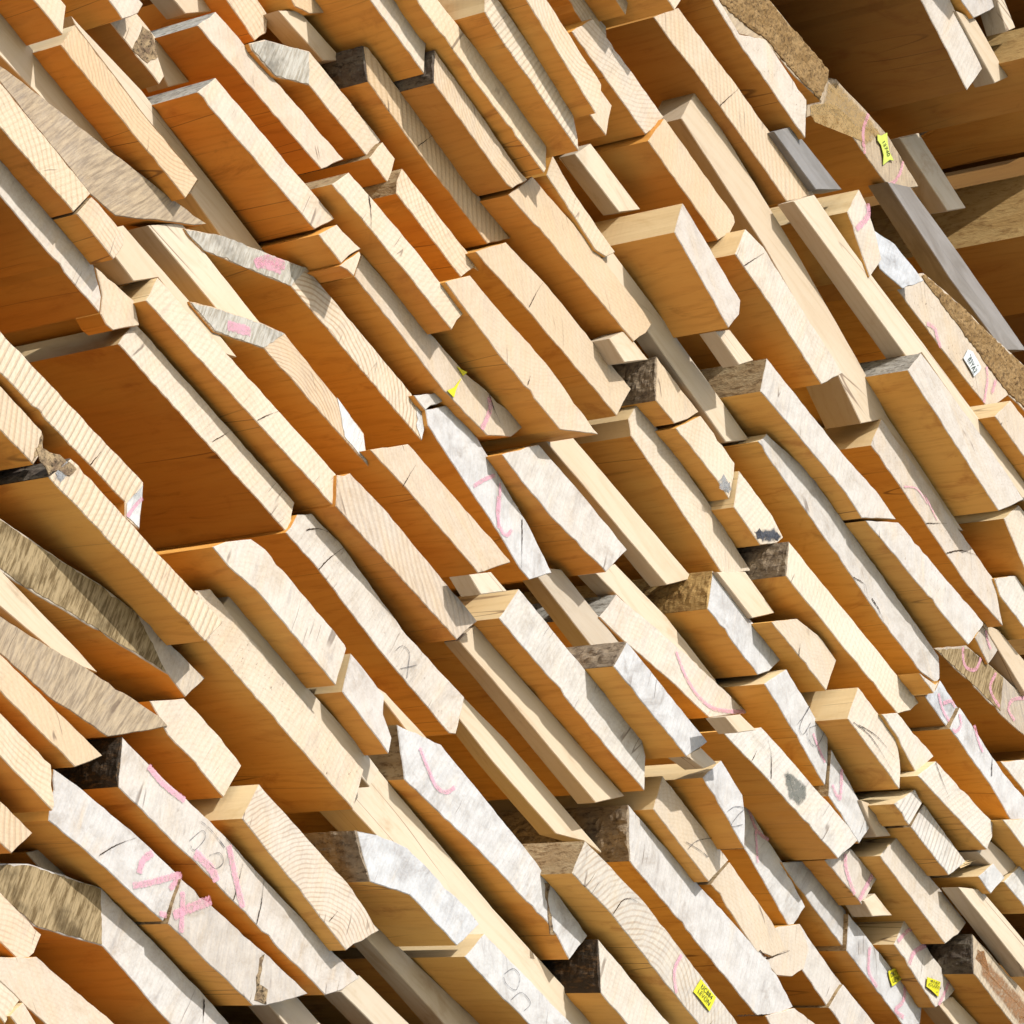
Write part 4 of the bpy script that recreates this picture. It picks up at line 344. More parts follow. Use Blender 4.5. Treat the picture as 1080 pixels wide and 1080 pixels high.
K('plank of the stack lying beyond the edge of the picture',[1320.9,341.1,3580.2],[[-238.5,-6.4,-62.3],[224.9,4.0,-14.6],[241.5,6.5,64.8],[-227.9,-4.1,12.1]],'',[0,0,0,0,0,0.91],{'r': 0.2,'out': 1,'dk': 0.8})
K('plank of the stack lying beyond the edge of the picture',[1176.3,260.2,3358.2],[[-217.4,-0.5,-48.8],[207.2,0.1,-20.6],[219.9,0.5,50.8],[-209.7,-0.1,18.6]],'',[0,0,0,0,0,1.0],{'r': 0.2,'out': 1,'dk': 0.8})
K('plank of the stack lying beyond the edge of the picture',[1381.4,323.9,3441.7],[[-228.6,2.0,-49.0],[218.0,-1.2,-22.3],[231.1,-2.0,51.1],[-220.5,1.2,20.3]],'',[0,0,0,0,0,0.96],{'r': 0.2,'out': 1,'dk': 0.8})
K('plank of the stack lying beyond the edge of the picture',[1232.3,242.2,3227.4],[[-212.0,3.8,-40.5],[201.6,-3.8,-26.3],[214.3,-3.9,42.3],[-204.0,3.9,24.6]],'',[0,0,0,0,0,1.0],{'r': 0.2,'out': 1,'dk': 0.8})
K('plank of the stack lying beyond the edge of the picture',[1439.9,306.4,3306.2],[[-226.7,3.1,-43.7],[215.5,-2.3,-25.6],[229.2,-3.2,45.6],[-218.0,2.4,23.7]],'',[0,0,0,0,0,1.0],{'r': 0.2,'out': 1,'dk': 0.8})
K('plank of the stack lying beyond the edge of the picture',[1275.4,214.7,3091.1],[[-211.3,3.0,-37.3],[198.7,-4.5,-28.6],[213.8,-3.0,39.0],[-201.1,4.5,26.9]],'',[0,0,0,0,0,1.0],{'r': 0.2,'out': 1,'dk': 0.8})
K('plank of the stack lying beyond the edge of the picture',[1484.6,279.3,3164.9],[[-226.2,2.2,-40.3],[212.6,-2.9,-28.0],[228.9,-2.2,42.1],[-215.2,2.9,26.2]],'',[0,0,0,0,0,1.0],{'r': 0.2,'out': 1,'dk': 0.8})
K('plank of the stack lying beyond the edge of the picture',[1327.2,196.4,2966.6],[[-212.7,1.2,-35.1],[199.2,-2.8,-28.9],[215.2,-1.2,36.8],[-201.8,2.8,27.3]],'',[0,0,0,0,0,1.0],{'r': 0.2,'out': 1,'dk': 0.8})
K('plank of the stack lying beyond the edge of the picture',[1538.9,261.6,3035.8],[[-228.7,-0.3,-38.4],[217.3,1.8,-25.9],[231.1,0.3,40.2],[-219.7,-1.8,24.1]],'',[0,0,0,0,0,1.0],{'r': 0.2,'out': 1,'dk': 0.8})
K('plank of the stack lying beyond the edge of the picture',[-662.7,201.2,2633.3],[[-79.6,1.8,-18.0],[85.6,-1.2,-24.0],[80.0,-1.8,18.6],[-86.1,1.2,23.5]],'',[0,0,0,0,0,0.0],{'out': 1,'dk': 0.8})
K('plank of the stack lying beyond the edge of the picture',[-625.0,221.7,2591.9],[[-80.6,1.1,-17.7],[86.1,-1.5,-24.8],[81.1,-1.1,18.2],[-86.6,1.5,24.3]],'',[0,0,0,0,0,0.0],{'out': 1,'dk': 0.8})
K('plank of the stack lying beyond the edge of the picture',[-581.2,217.5,2549.9],[[-81.3,0.7,-17.3],[86.2,-1.8,-25.4],[81.9,-0.7,17.8],[-86.8,1.8,24.8]],'',[0,0,0,0,0,0.0],{'out': 1,'dk': 0.8})
K('plank of the stack lying beyond the edge of the picture',[-546.3,229.9,2502.8],[[-81.8,0.9,-16.2],[87.3,0.0,-24.7],[82.3,-1.0,16.7],[-87.7,-0.0,24.2]],'',[0,0,0,0,0,0.0],{'out': 1,'dk': 0.8})
K('plank of the stack lying beyond the edge of the picture',[-502.8,225.4,2460.8],[[-83.0,-0.6,-16.5],[87.7,0.5,-24.7],[83.5,0.6,17.0],[-88.3,-0.6,24.2]],'',[0,0,0,0,0,0.0],{'out': 1,'dk': 0.8})
K('plank of the stack lying beyond the edge of the picture',[-464.3,246.9,2419.4],[[-83.0,1.5,-14.3],[87.8,-1.0,-26.3],[83.5,-1.5,14.8],[-88.3,1.0,25.8]],'',[0,0,0,0,0,0.0],{'out': 1,'dk': 0.8})
K('plank of the stack lying beyond the edge of the picture',[-421.7,240.0,2376.1],[[-84.9,-1.8,-15.6],[88.9,1.1,-25.4],[85.5,1.9,16.2],[-89.4,-1.1,24.8]],'',[0,0,0,0,0,0.0],{'out': 1,'dk': 0.8})
K('plank of the stack lying beyond the edge of the picture',[-382.6,262.1,2334.5],[[-84.9,0.3,-13.5],[89.4,0.8,-26.2],[85.3,-0.3,14.0],[-89.9,-0.8,25.7]],'',[0,0,0,0,0,0.1],{'out': 1,'dk': 0.8})
K('plank of the stack lying beyond the edge of the picture',[-339.5,257.0,2292.4],[[-84.8,1.7,-12.0],[88.9,-0.9,-27.5],[85.3,-1.8,12.5],[-89.4,0.9,27.1]],'',[0,0,0,0,0,0.05],{'out': 1,'dk': 0.8})
K('plank of the stack lying beyond the edge of the picture',[-303.5,271.6,2246.4],[[-86.8,-1.3,-12.8],[90.0,0.7,-27.2],[87.3,1.3,13.3],[-90.6,-0.7,26.7]],'',[0,0,0,0,0,0.0],{'out': 1,'dk': 0.8})
K('plank of the stack lying beyond the edge of the picture',[-260.8,266.1,2204.3],[[-86.0,1.4,-10.7],[89.8,-0.4,-28.1],[86.6,-1.4,11.2],[-90.3,0.4,27.6]],'',[0,0,0,0,0,0.24],{'out': 1,'dk': 0.8})
K('plank of the stack lying beyond the edge of the picture',[-220.1,289.6,2162.6],[[-88.4,-1.5,-11.3],[91.8,2.2,-27.5],[88.9,1.5,11.8],[-92.3,-2.2,27.0]],'',[0,0,0,0,0,0.28],{'out': 1,'dk': 0.8})
K('plank of the stack lying beyond the edge of the picture',[-177.6,283.8,2120.5],[[-87.9,0.5,-9.7],[90.9,-0.0,-28.9],[88.5,-0.5,10.1],[-91.5,0.0,28.4]],'',[0,0,0,0,0,0.15],{'out': 1,'dk': 0.8})
K('plank of the stack lying beyond the edge of the picture',[-146.5,289.2,2070.0],[[-87.4,1.7,-8.2],[90.0,-1.7,-30.1],[88.0,-1.8,8.6],[-90.6,1.7,29.6]],'',[0,0,0,0,0,0.02],{'out': 1,'dk': 0.8})
K('plank of the stack lying beyond the edge of the picture',[-104.4,283.2,2028.2],[[-89.4,-0.8,-8.7],[91.6,0.8,-29.3],[89.9,0.8,9.1],[-92.2,-0.8,28.8]],'',[0,0,0,0,0,0.44],{'out': 1,'dk': 0.8})
K('plank of the stack lying beyond the edge of the picture',[44.2,233.6,1947.9],[[-125.9,-2.0,-4.0],[127.1,2.4,-33.3],[126.7,2.0,4.7],[-127.9,-2.4,32.6]],'',[0,0,0,0,0,0.34],{'out': 1,'dk': 0.8})
K('plank of the stack lying beyond the edge of the picture',[113.8,248.1,1988.9],[[-130.3,-2.3,-5.1],[130.9,2.3,-33.5],[131.2,2.3,5.7],[-131.8,-2.3,32.9]],'',[0,0,0,0,0,0.3],{'out': 1,'dk': 0.8})
K('plank of the stack lying beyond the edge of the picture',[170.5,240.3,2021.6],[[-130.3,2.3,-4.0],[129.7,-3.4,-35.9],[131.3,-2.3,4.6],[-130.7,3.4,35.3]],'',[0,0,0,0,0,0.62],{'out': 1,'dk': 0.8})
K('plank of the stack lying beyond the edge of the picture',[257.9,288.9,2096.4],[[-136.6,2.4,-5.3],[136.3,-2.5,-36.1],[137.6,-2.4,5.9],[-137.3,2.5,35.4]],'',[0,0,0,0,0,0.63],{'out': 1,'dk': 0.8})
K('plank of the stack lying beyond the edge of the picture',[319.8,280.7,2132.3],[[-141.7,0.2,-7.3],[140.1,-1.3,-35.4],[142.8,-0.2,8.0],[-141.2,1.3,34.7]],'',[0,0,0,0,0,0.93],{'out': 1,'dk': 0.8})
K('plank of the stack lying beyond the edge of the picture',[383.4,272.6,2169.2],[[-143.8,2.3,-7.3],[143.2,-1.4,-35.4],[144.8,-2.3,8.0],[-144.2,1.4,34.6]],'',[0,0,0,0,0,0.7],{'out': 1,'dk': 0.8})
K('plank of the stack lying beyond the edge of the picture',[416.1,237.8,2209.4],[[-149.2,-2.1,-10.9],[147.1,1.7,-33.0],[150.4,2.1,11.7],[-148.3,-1.7,32.2]],'',[0,0,0,0,0,0.92],{'out': 1,'dk': 0.8})
K('plank of the stack lying beyond the edge of the picture',[483.0,229.7,2248.7],[[-151.8,-0.3,-11.2],[150.0,1.0,-33.1],[152.9,0.3,12.0],[-151.2,-1.0,32.3]],'',[0,0,0,0,0,1.0],{'out': 1,'dk': 0.8})
K('plank of the stack lying beyond the edge of the picture',[551.9,221.4,2289.2],[[-153.2,2.9,-10.8],[149.8,-3.3,-35.3],[154.6,-2.9,11.6],[-151.2,3.3,34.5]],'',[0,0,0,0,0,0.75],{'out': 1,'dk': 0.8})
K('plank of the stack lying beyond the edge of the picture',[588.3,187.4,2332.6],[[-158.3,-0.2,-14.1],[153.6,-1.1,-33.2],[159.8,0.2,15.0],[-155.1,1.1,32.3]],'',[0,0,0,0,0,0.98],{'out': 1,'dk': 0.8})
K('plank of the stack lying beyond the edge of the picture',[752.0,277.4,2435.7],[[-167.0,3.0,-14.3],[162.9,-2.7,-35.3],[168.5,-3.1,15.2],[-164.3,2.8,34.3]],'',[0,0,0,0,0,1.0],{'out': 1,'dk': 0.8})
K('plank of the stack lying beyond the edge of the picture',[831.0,268.8,2482.4],[[-171.8,3.3,-15.7],[167.3,-2.5,-34.8],[173.2,-3.3,16.7],[-168.8,2.5,33.8]],'',[0,0,0,0,0,0.82],{'out': 1,'dk': 0.8})
K('plank of the stack lying beyond the edge of the picture',[873.7,233.9,2531.7],[[-178.2,-0.1,-19.8],[172.6,0.5,-31.8],[179.8,0.1,21.0],[-174.2,-0.5,30.7]],'',[0,0,0,0,0,1.0],{'out': 1,'dk': 0.8})
K('plank of the stack lying beyond the edge of the picture',[957.5,225.4,2581.8],[[-182.3,1.3,-20.7],[174.9,-1.7,-32.9],[184.1,-1.3,21.9],[-176.7,1.7,31.7]],'',[0,0,0,0,0,1.0],{'out': 1,'dk': 0.8})
K('plank of the stack lying beyond the edge of the picture',[1045.0,216.8,2633.8],[[-193.6,-3.9,-26.3],[183.9,2.2,-29.6],[195.7,3.9,27.7],[-186.0,-2.2,28.2]],'',[0,0,0,0,0,1.0],{'out': 1,'dk': 0.8})
K('plank of the stack lying beyond the edge of the picture',[1092.9,182.3,2687.8],[[-193.7,-0.3,-26.3],[183.6,-0.9,-30.5],[195.8,0.3,27.6],[-185.7,0.9,29.2]],'',[0,0,0,0,0,1.0],{'out': 1,'dk': 0.8})
K('plank of the stack lying beyond the edge of the picture',[1186.2,173.8,2743.8],[[-202.4,-2.1,-29.9],[193.3,2.7,-27.1],[204.5,2.1,31.4],[-195.3,-2.7,25.6]],'',[0,0,0,0,0,1.0],{'out': 1,'dk': 0.8})
# ------------------------------------------------------------------ materials
def mat(name):
    m=bpy.data.materials.new(name); m.use_nodes=True
    nt=m.node_tree; nt.nodes.clear()
    return m,NB(nt)
class NB:
    def __init__(s,nt): s.nt=nt
    def n(s,t,**kw):
        x=s.nt.nodes.new(t)
        for k,v in kw.items(): setattr(x,k,v)
        return x
    def l(s,a,b): s.nt.links.new(a,b)
    def val(s,sock,v):
        if hasattr(v,'is_output') or isinstance(v,bpy.types.NodeSocket): s.l(v,sock)
        else: sock.default_value=v
    def math(s,op,a,b=0.0,c=None,clamp=False):
        x=s.n('ShaderNodeMath',operation=op,use_clamp=clamp)
        s.val(x.inputs[0],a); s.val(x.inputs[1],b)
        if c is not None: s.val(x.inputs[2],c)
        return x.outputs[0]
    def vmath(s,op,a,b=(0,0,0)):
        x=s.n('ShaderNodeVectorMath',operation=op); s.val(x.inputs[0],a); s.val(x.inputs[1],b); return x
    def mix(s,f,a,b,mode='MIX'):
        x=s.n('ShaderNodeMix',data_type='RGBA',blend_type=mode); s.val(x.inputs[0],f)
        for k,v in ((6,a),(7,b)):
            if isinstance(v,tuple): v=(v[0],v[1],v[2],1)
            s.val(x.inputs[k],v)
        return x.outputs[2]
    def noise(s,vec,scale,detail=4,rough=.55,dist=0.0):
        x=s.n('ShaderNodeTexNoise'); s.l(vec,x.inputs['Vector']); x.inputs['Scale'].default_value=scale
        x.inputs['Detail'].default_value=detail; x.inputs['Roughness'].default_value=rough; x.inputs['Distortion'].default_value=dist
        return x.outputs['Fac']
    def ramp(s,f,lo,hi,a=0.0,b=1.0):
        x=s.n('ShaderNodeMapRange',clamp=True,interpolation_type='SMOOTHSTEP'); s.val(x.inputs[0],f)
        for k,v in zip((1,2,3,4),(lo,hi,a,b)): s.val(x.inputs[k],v)
        return x.outputs[0]
    def attr(s,name):
        return s.n('ShaderNodeAttribute',attribute_type='OBJECT',attribute_name=name).outputs['Fac']
    def comb(s,x,y,z):
        c=s.n('ShaderNodeCombineXYZ')
        for k,v in enumerate((x,y,z)): s.val(c.inputs[k],v)
        return c.outputs[0]
    def coords(s):
        tc=s.n('ShaderNodeTexCoord').outputs['Object']; rnd=s.attr('seed')
        sep=s.n('ShaderNodeSeparateXYZ'); s.l(tc,sep.inputs[0])
        return tc,rnd,sep.outputs[0],sep.outputs[1],sep.outputs[2]
    def out(s,col,rough=.7,bump=None,bs=.3,bd=.001,spec=.25,alpha=None,k=.60):
        col=s.mix(1.0,col,(k,k,k),'MULTIPLY')
        p=s.n('ShaderNodeBsdfPrincipled'); s.val(p.inputs['Base Color'],col if not isinstance(col,tuple) else (*col,1))
        s.val(p.inputs['Roughness'],rough); p.inputs['Specular IOR Level'].default_value=spec
        if bump is not None:
            b=s.n('ShaderNodeBump'); b.inputs['Strength'].default_value=bs; b.inputs['Distance'].default_value=bd
            s.l(bump,b.inputs['Height']); s.l(b.outputs[0],p.inputs['Normal'])
        if alpha is not None: s.val(p.inputs['Alpha'],alpha)
        o=s.n('ShaderNodeOutputMaterial'); s.l(p.outputs[0],o.inputs[0])
        return p

def m_end():
    m,N=mat('sawn_end_grain'); tc,rnd,x,y,z=N.coords()
    off=N.vmath('ADD',tc,N.comb(N.math('MULTIPLY',rnd,7.3),0.0,N.math('MULTIPLY',rnd,-4.1))).outputs[0]
    big=N.noise(off,14,3); med=N.noise(off,60,4); fine=N.noise(off,420,3,.7)
    tone=N.math('FRACT',N.math('MULTIPLY',rnd,13.7))
    col=N.mix(N.ramp(N.math('ADD',N.math('MULTIPLY',big,.75),N.math('MULTIPLY',tone,.45)),.3,.85),N.mix(N.attr('hue'),(.88,.71,.50),(.88,.79,.64)),N.mix(N.attr('hue'),(.80,.57,.34),(.77,.61,.42)))
    # annual rings round a pith that lies off the plank
    cx=N.math('ADD',N.attr('pith_x'),0.0); cz=N.attr('pith_z')
    dx=N.math('SUBTRACT',x,cx); dz=N.math('SUBTRACT',z,cz)
    dist=N.math('SQRT',N.math('ADD',N.math('MULTIPLY',dx,dx),N.math('MULTIPLY',dz,dz)))
    dist=N.math('ADD',dist,N.math('MULTIPLY',N.noise(off,22,2),.012))
    w=N.math('SINE',N.math('MULTIPLY',dist,N.math('ADD',1150.0,N.math('MULTIPLY',tone,700.0))))
    ringf=N.ramp(w,.0,1.0)
    rs=N.math('MULTIPLY',ringf,N.math('ADD',.12,N.math('MULTIPLY',N.attr('ring'),.24)))
    rs=N.math('MULTIPLY',rs,N.ramp(N.noise(off,30,2),.3,.6,.35,1.0))
    col=N.mix(rs,col,(.42,.23,.09))
    # saw kerf marks, slanted lines across the end
    ang=N.math('MULTIPLY_ADD',tone,1.1,N.attr('sawdir'))
    sx=N.math('ADD',N.math('MULTIPLY',x,N.math('COSINE',ang)),N.math('MULTIPLY',z,N.math('SINE',ang)))
    sx=N.math('ADD',sx,N.math('MULTIPLY',N.noise(off,9,1),.02))
    sv=N.math('MULTIPLY',N.math('SINE',N.math('MULTIPLY',sx,1050.0)),N.math('ADD',.45,N.math('MULTIPLY',N.noise(N.comb(N.math('MULTIPLY',sx,300.0),0.0,0.0),1.0,2),.9)))
    sf=N.ramp(sv,-.2,.9)
    sa=N.math('ADD',.10,N.math('MULTIPLY',N.attr('saw'),.34))
    col=N.mix(N.math('MULTIPLY',sf,sa),col,(.50,.32,.15))
    # weathering
    g=N.math('MULTIPLY_ADD',N.attr('grey'),.97,.03)
    sc=N.comb(N.math('MULTIPLY',sx,1.0),0.0,N.math('MULTIPLY',z,.35))
    blot=N.noise(N.vmath('ADD',sc,N.comb(rnd,0.0,rnd)).outputs[0],38,5,.65,.6)
    gf=N.math('MULTIPLY',g,N.ramp(N.math('ADD',blot,N.math('MULTIPLY',g,.28)),.35,.7,.35,1.0),clamp=True)
    gcol=N.mix(N.ramp(med,.35,.75),(.73,.745,.765),(.55,.56,.575))
    gcol=N.mix(N.math('MULTIPLY',N.ramp(N.noise(off,26,5,.7,.8),.50,.74),.75),gcol,(.31,.30,.30))
    col=N.mix(gf,col,gcol)
    strk=N.noise(N.comb(N.math('MULTIPLY',sx,9.0),0.0,N.math('MULTIPLY',z,1.4)),34,4,.65)
    bcol=N.mix(N.ramp(strk,.35,.68),(.54,.40,.23),(.20,.125,.055))
    col=N.mix(N.math('MULTIPLY',N.attr('brown'),N.ramp(big,.2,.5,.8,1.0)),col,bcol)
    # specks and scratches
    sp=N.noise(N.comb(N.math('MULTIPLY',x,1.0),0.0,N.math('MULTIPLY',z,.55)),330,2,.6)
    spf=N.math('MULTIPLY',N.ramp(sp,.62,.70),N.ramp(N.noise(off,30,2),.42,.62))
    col=N.mix(N.math('MULTIPLY',spf,N.math('MULTIPLY_ADD',N.attr('speck'),.75,.12)),col,(.16,.10,.06))
    # drying checks: thin dark ridges running across the end
    ck=N.noise(N.comb(N.math('MULTIPLY',N.math('ADD',sx,N.math('MULTIPLY',N.noise(off,45,2),.004)),46.0),rnd,N.math('MULTIPLY',N.math('SUBTRACT',z,N.math('MULTIPLY',x,.2)),5.0)),1.0,1,.4,.0)
    ckf=N.math('MULTIPLY',N.ramp(N.math('ABSOLUTE',N.math('SUBTRACT',ck,.5)),.002,.010,1.0,.0),N.ramp(N.noise(off,19,2),.56,.66))
    col=N.mix(N.math('MULTIPLY',ckf,.7),col,(.15,.10,.07))
    # handling dirt, drawn out along the saw marks
    dirt=N.noise(N.comb(N.math('MULTIPLY',sx,60.0),rnd,N.math('MULTIPLY',z,22.0)),1.0,5,.68,.5)
    col=N.mix(N.math('MULTIPLY',N.ramp(dirt,.52,.78),N.math('MULTIPLY_ADD',g,.45,.22)),col,(.34,.31,.29))
    col=N.mix(N.ramp(fine,.35,.75,.0,.22),col,(.40,.30,.20))
    h=N.math('ADD',N.math('MULTIPLY',sf,N.math('MULTIPLY_ADD',N.attr('saw'),.7,.22)),N.math('MULTIPLY',fine,.5))
    h=N.math('ADD',h,N.math('MULTIPLY',med,.5))
    h=N.math('SUBTRACT',h,N.math('MULTIPLY',ckf,.8))
    N.out(col,.75,h,.55,.0011,.2); return m

def wood_side(name,c1,c2,c3,l1=None,l2=None,along='y',k=.85):
    m,N=mat(name); tc,rnd,x,y,z=N.coords()
    if along=='x': x,y=y,x
    r5=N.math('MULTIPLY',rnd,5.7)
    g1=N.comb(N.math('ADD',x,r5),N.math('MULTIPLY',y,.06),N.math('ADD',z,r5))
    g2=N.comb(N.math('ADD',x,r5),N.math('MULTIPLY',y,.22),N.math('ADD',z,r5))
    big=N.noise(g2,16,3,.5,.8); mid=N.noise(g2,60,4,.6,1.0); thin=N.noise(g1,420,3,.6)
    wv=N.math('SINE',N.math('MULTIPLY',N.math('ADD',N.math('ADD',x,z),N.math('MULTIPLY',N.noise(g2,14,2,.5,.3),.09)),480.0))
    tone=N.math('FRACT',N.math('MULTIPLY',rnd,29.3))
    col=N.mix(N.ramp(N.math('MULTIPLY_ADD',tone,.3,N.math('MULTIPLY',big,.7)),.25,.8),N.mix(N.attr('hue'),c1,l1) if l1 else c1,N.mix(N.attr('hue'),c2,l2) if l2 else c2)
    col=N.mix(N.math('MULTIPLY',N.ramp(wv,.2,1.0),N.ramp(mid,.3,.7,.03,.22)),col,c3)
    col=N.mix(N.ramp(thin,.5,.8,.0,.28),col,c3)
    col=N.mix(N.math('MULTIPLY',N.ramp(N.noise(g2,30,5,.65,1.2),.60,.78),.55),col,tuple(t*.55 for t in c3))
    # long splits and rusty streaks that follow the grain
    sp=N.noise(N.comb(N.math('MULTIPLY',N.math('ADD',x,r5),30.0),N.math('MULTIPLY',y,1.6),N.math('MULTIPLY',N.math('ADD',z,rnd),30.0)),1.0,1,.5,.0)
    spf=N.math('MULTIPLY',N.ramp(N.math('ABSOLUTE',N.math('SUBTRACT',sp,.52)),.001,.007,1.0,.0),N.ramp(N.noise(g2,11,2),.52,.6))
    col=N.mix(N.math('MULTIPLY',spf,.7),col,(.13,.05,.015))
    rs=N.noise(N.comb(N.math('MULTIPLY',N.math('ADD',x,r5),20.0),N.math('MULTIPLY',y,7.0),N.math('MULTIPLY',N.math('SUBTRACT',z,r5),20.0)),1.0,5,.65,1.5)
    col=N.mix(N.math('MULTIPLY',N.ramp(rs,.54,.74),.6),col,(.42,.13,.02) if l1 else c3)
    lt=N.noise(N.comb(N.math('MULTIPLY',N.math('SUBTRACT',x,r5),9.0),N.math('MULTIPLY',y,4.0),N.math('MULTIPLY',z,9.0)),1.0,3,.5,.6)
    col=N.mix(N.ramp(lt,.5,.75,.0,.45),col,l1 if l1 else c1)
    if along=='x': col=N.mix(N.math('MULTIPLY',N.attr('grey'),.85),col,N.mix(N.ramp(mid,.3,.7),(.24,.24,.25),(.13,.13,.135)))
    dk=N.attr('dark'); col=N.mix(N.math('MULTIPLY',dk,1.0),col,(.16,.075,.022))  # shade under overhanging planks, put into the wood colour plank by plank
    saw=N.math('SINE',N.math('MULTIPLY_ADD',N.noise(tc,20,1),3.0,N.math('MULTIPLY',y,900.0)))
    h=N.math('SUBTRACT',N.math('ADD',N.math('MULTIPLY',thin,.7),N.math('MULTIPLY',saw,.10)),N.math('MULTIPLY',spf,.8))
    N.out(col,.62,h,.25,.0008,.3,None,k); return m
def m_wane(name,c1,c2,c3,scale=1.0,bs=.8):
    m,N=mat(name); tc,rnd,x,y,z=N.coords()
    v=N.vmath('ADD',N.comb(x,N.math('MULTIPLY',y,.3),z),N.comb(rnd,rnd,rnd)).outputs[0]
    a=N.noise(v,75*scale,5,.65,.5); b=N.noise(v,240*scale,4,.7); c=N.noise(N.comb(x,N.math('MULTIPLY',y,.3),z),160*scale,4,.7)
    col=N.mix(N.ramp(a,.35,.65),c1,c2); col=N.mix(N.ramp(b,.48,.68),col,c3)
    col=N.mix(N.ramp(c,.55,.75,0,.6),col,c3)
    N.out(col,.85,N.math('ADD',N.math('MULTIPLY',a,1.0),N.math('MULTIPLY',b,.7)),bs,.003,.15); return m
def m_streak(name,c1,c2,lean=.25):
    m,N=mat(name); tc,rnd,x,y,z=N.coords()
    a=.9
    s=N.math('ADD',N.math('MULTIPLY',x,math.cos(lean)),N.math('MULTIPLY',z,math.sin(lean)))
    t=N.math('SUBTRACT',N.math('MULTIPLY',z,math.cos(lean)),N.math('MULTIPLY',x,math.sin(lean)))
    v=N.comb(N.math('MULTIPLY',s,1.0),rnd,N.math('MULTIPLY',t,.13))
    f=N.noise(v,330,4,.7,.3); b=N.noise(N.vmath('ADD',tc,N.comb(rnd,rnd,rnd)).outputs[0],24,4,.6)
    col=N.mix(N.ramp(f,.38,.66),c1,c2); col=N.mix(N.ramp(b,.5,.72,0,.75),col,tuple(k*.45 for k in c2))
    N.out(col,.85,f,.9,.0016,.1); return m
def m_soft(name,c,base_alpha=1.0,rough=.8):
    m,N=mat(name); tc,rnd,x,y,z=N.coords()
    f=N.noise(tc,300,4,.75); g=N.noise(tc,75,3,.6)
    col=N.mix(N.ramp(g,.3,.7),c,tuple(min(1,k*1.12+.03) for k in c))
    ed=N.n('ShaderNodeAttribute',attribute_type='GEOMETRY',attribute_name='edge').outputs['Fac']
    al=N.math('MULTIPLY',N.math('MULTIPLY',N.ramp(N.math('MULTIPLY_ADD',f,.35,ed),.25,.75),N.ramp(N.math('ADD',N.math('MULTIPLY',f,.6),N.math('MULTIPLY',g,.4)),.36,.56,.35,1.0)),base_alpha)
    N.out(col,rough,None,alpha=al,spec=.1); return m
def m_flat(name,c,rough=.5,spec=.4,var=.15):
    m,N=mat(name); tc,rnd,x,y,z=N.coords()
    N.out(N.mix(N.ramp(N.noise(tc,180,4,.7),.3,.75,0,var),c,tuple(k*.5 for k in c)),rough,N.noise(tc,90,3),.15,.001,spec); return m
END=m_end()
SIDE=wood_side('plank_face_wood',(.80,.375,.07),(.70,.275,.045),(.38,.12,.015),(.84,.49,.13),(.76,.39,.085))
BATTEN=wood_side('clean_batten_wood',(.80,.68,.51),(.73,.57,.39),(.54,.37,.20),None,None,'x',.62)
PALE=wood_side('sunlit_edge_wood',(.80,.62,.36),(.74,.53,.27),(.56,.36,.15))  # same wood as the faces, with sunlit paleness put into its colour
TOPS={'y':PALE,'r':m_wane('rough_golden_wood',(.64,.43,.18),(.54,.34,.13),(.38,.22,.08),.6,.6),'g':m_wane('weathered_wane',(.62,.58,.50),(.40,.36,.30),(.20,.17,.13)),
 'w':m_wane('brown_wane',(.60,.45,.26),(.46,.31,.16),(.25,.15,.07)),
 'h':m_wane('golden_bark_wood',(.58,.38,.15),(.46,.28,.10),(.28,.15,.05),.7),
 'b':m_wane('mottled_bark',(.44,.34,.23),(.30,.23,.16),(.14,.10,.07)),
 'k':m_wane('grey_brown_bark',(.20,.17,.13),(.12,.09,.07),(.05,.04,.03)),
 'B':m_wane('black_bark',(.07,.05,.035),(.04,.03,.02),(.16,.09,.04))}
BARKP=m_wane('crumbly_golden_bark',(.42,.27,.12),(.30,.18,.07),(.14,.08,.035),1.2)
PATCH={'wane':m_streak('grey_weathered_wood',(.66,.62,.54),(.42,.37,.29)),'chalk':m_streak('white_chalky_wood',(.80,.79,.76),(.68,.67,.65)),
 'streak':m_streak('brown_streaked_wood',(.48,.36,.20),(.18,.12,.055)),'barkp':BARKP,
 'mould':m_soft('mould_stain',(.20,.20,.17),.85),'rust':m_soft('brown_stain',(.34,.16,.06),.7),'greyp':m_soft('grey_stain',(.45,.445,.44),.6),
 'golden':m_soft('golden_rough_wood',(.50,.33,.14),.75),'soot2':m_soft('dark_blotch',(.13,.10,.07),.75),'soot':m_soft('dark_stain',(.07,.075,.09),.9),'gash':m_wane('splintered_wood',(.50,.36,.20),(.20,.13,.08),(.05,.035,.02),1.2)}
PNAME={'wane':'weathered_corner','chalk':'bevelled_tip','streak':'weathered_face','barkp':'bark','mould':'mould_stain','rust':'brown_stain','greyp':'grey_stain','golden':'golden_stain','soot':'dark_stain','soot2':'dark_stain','gash':'gash'}
PINK=m_soft('pink_marking_paint',(1.0,.45,.56),.62)
BLACK=m_soft('black_pencil',(.06,.06,.075),.75)
CRACK=m_flat('crack_shadowed_wood',(.055,.03,.015),.9,.05)
TAG={'yellow':m_flat('yellow_plastic',(.86,.80,.03)),'lime':m_flat('lime_plastic',(.75,.85,.15)),'white':m_flat('white_plastic',(.82,.86,.86))}
INK=m_flat('printed_ink',(.05,.06,.03),.6,.2,.05)
NAIL=m_flat('staple_steel',(.25,.23,.2),.4,.5)

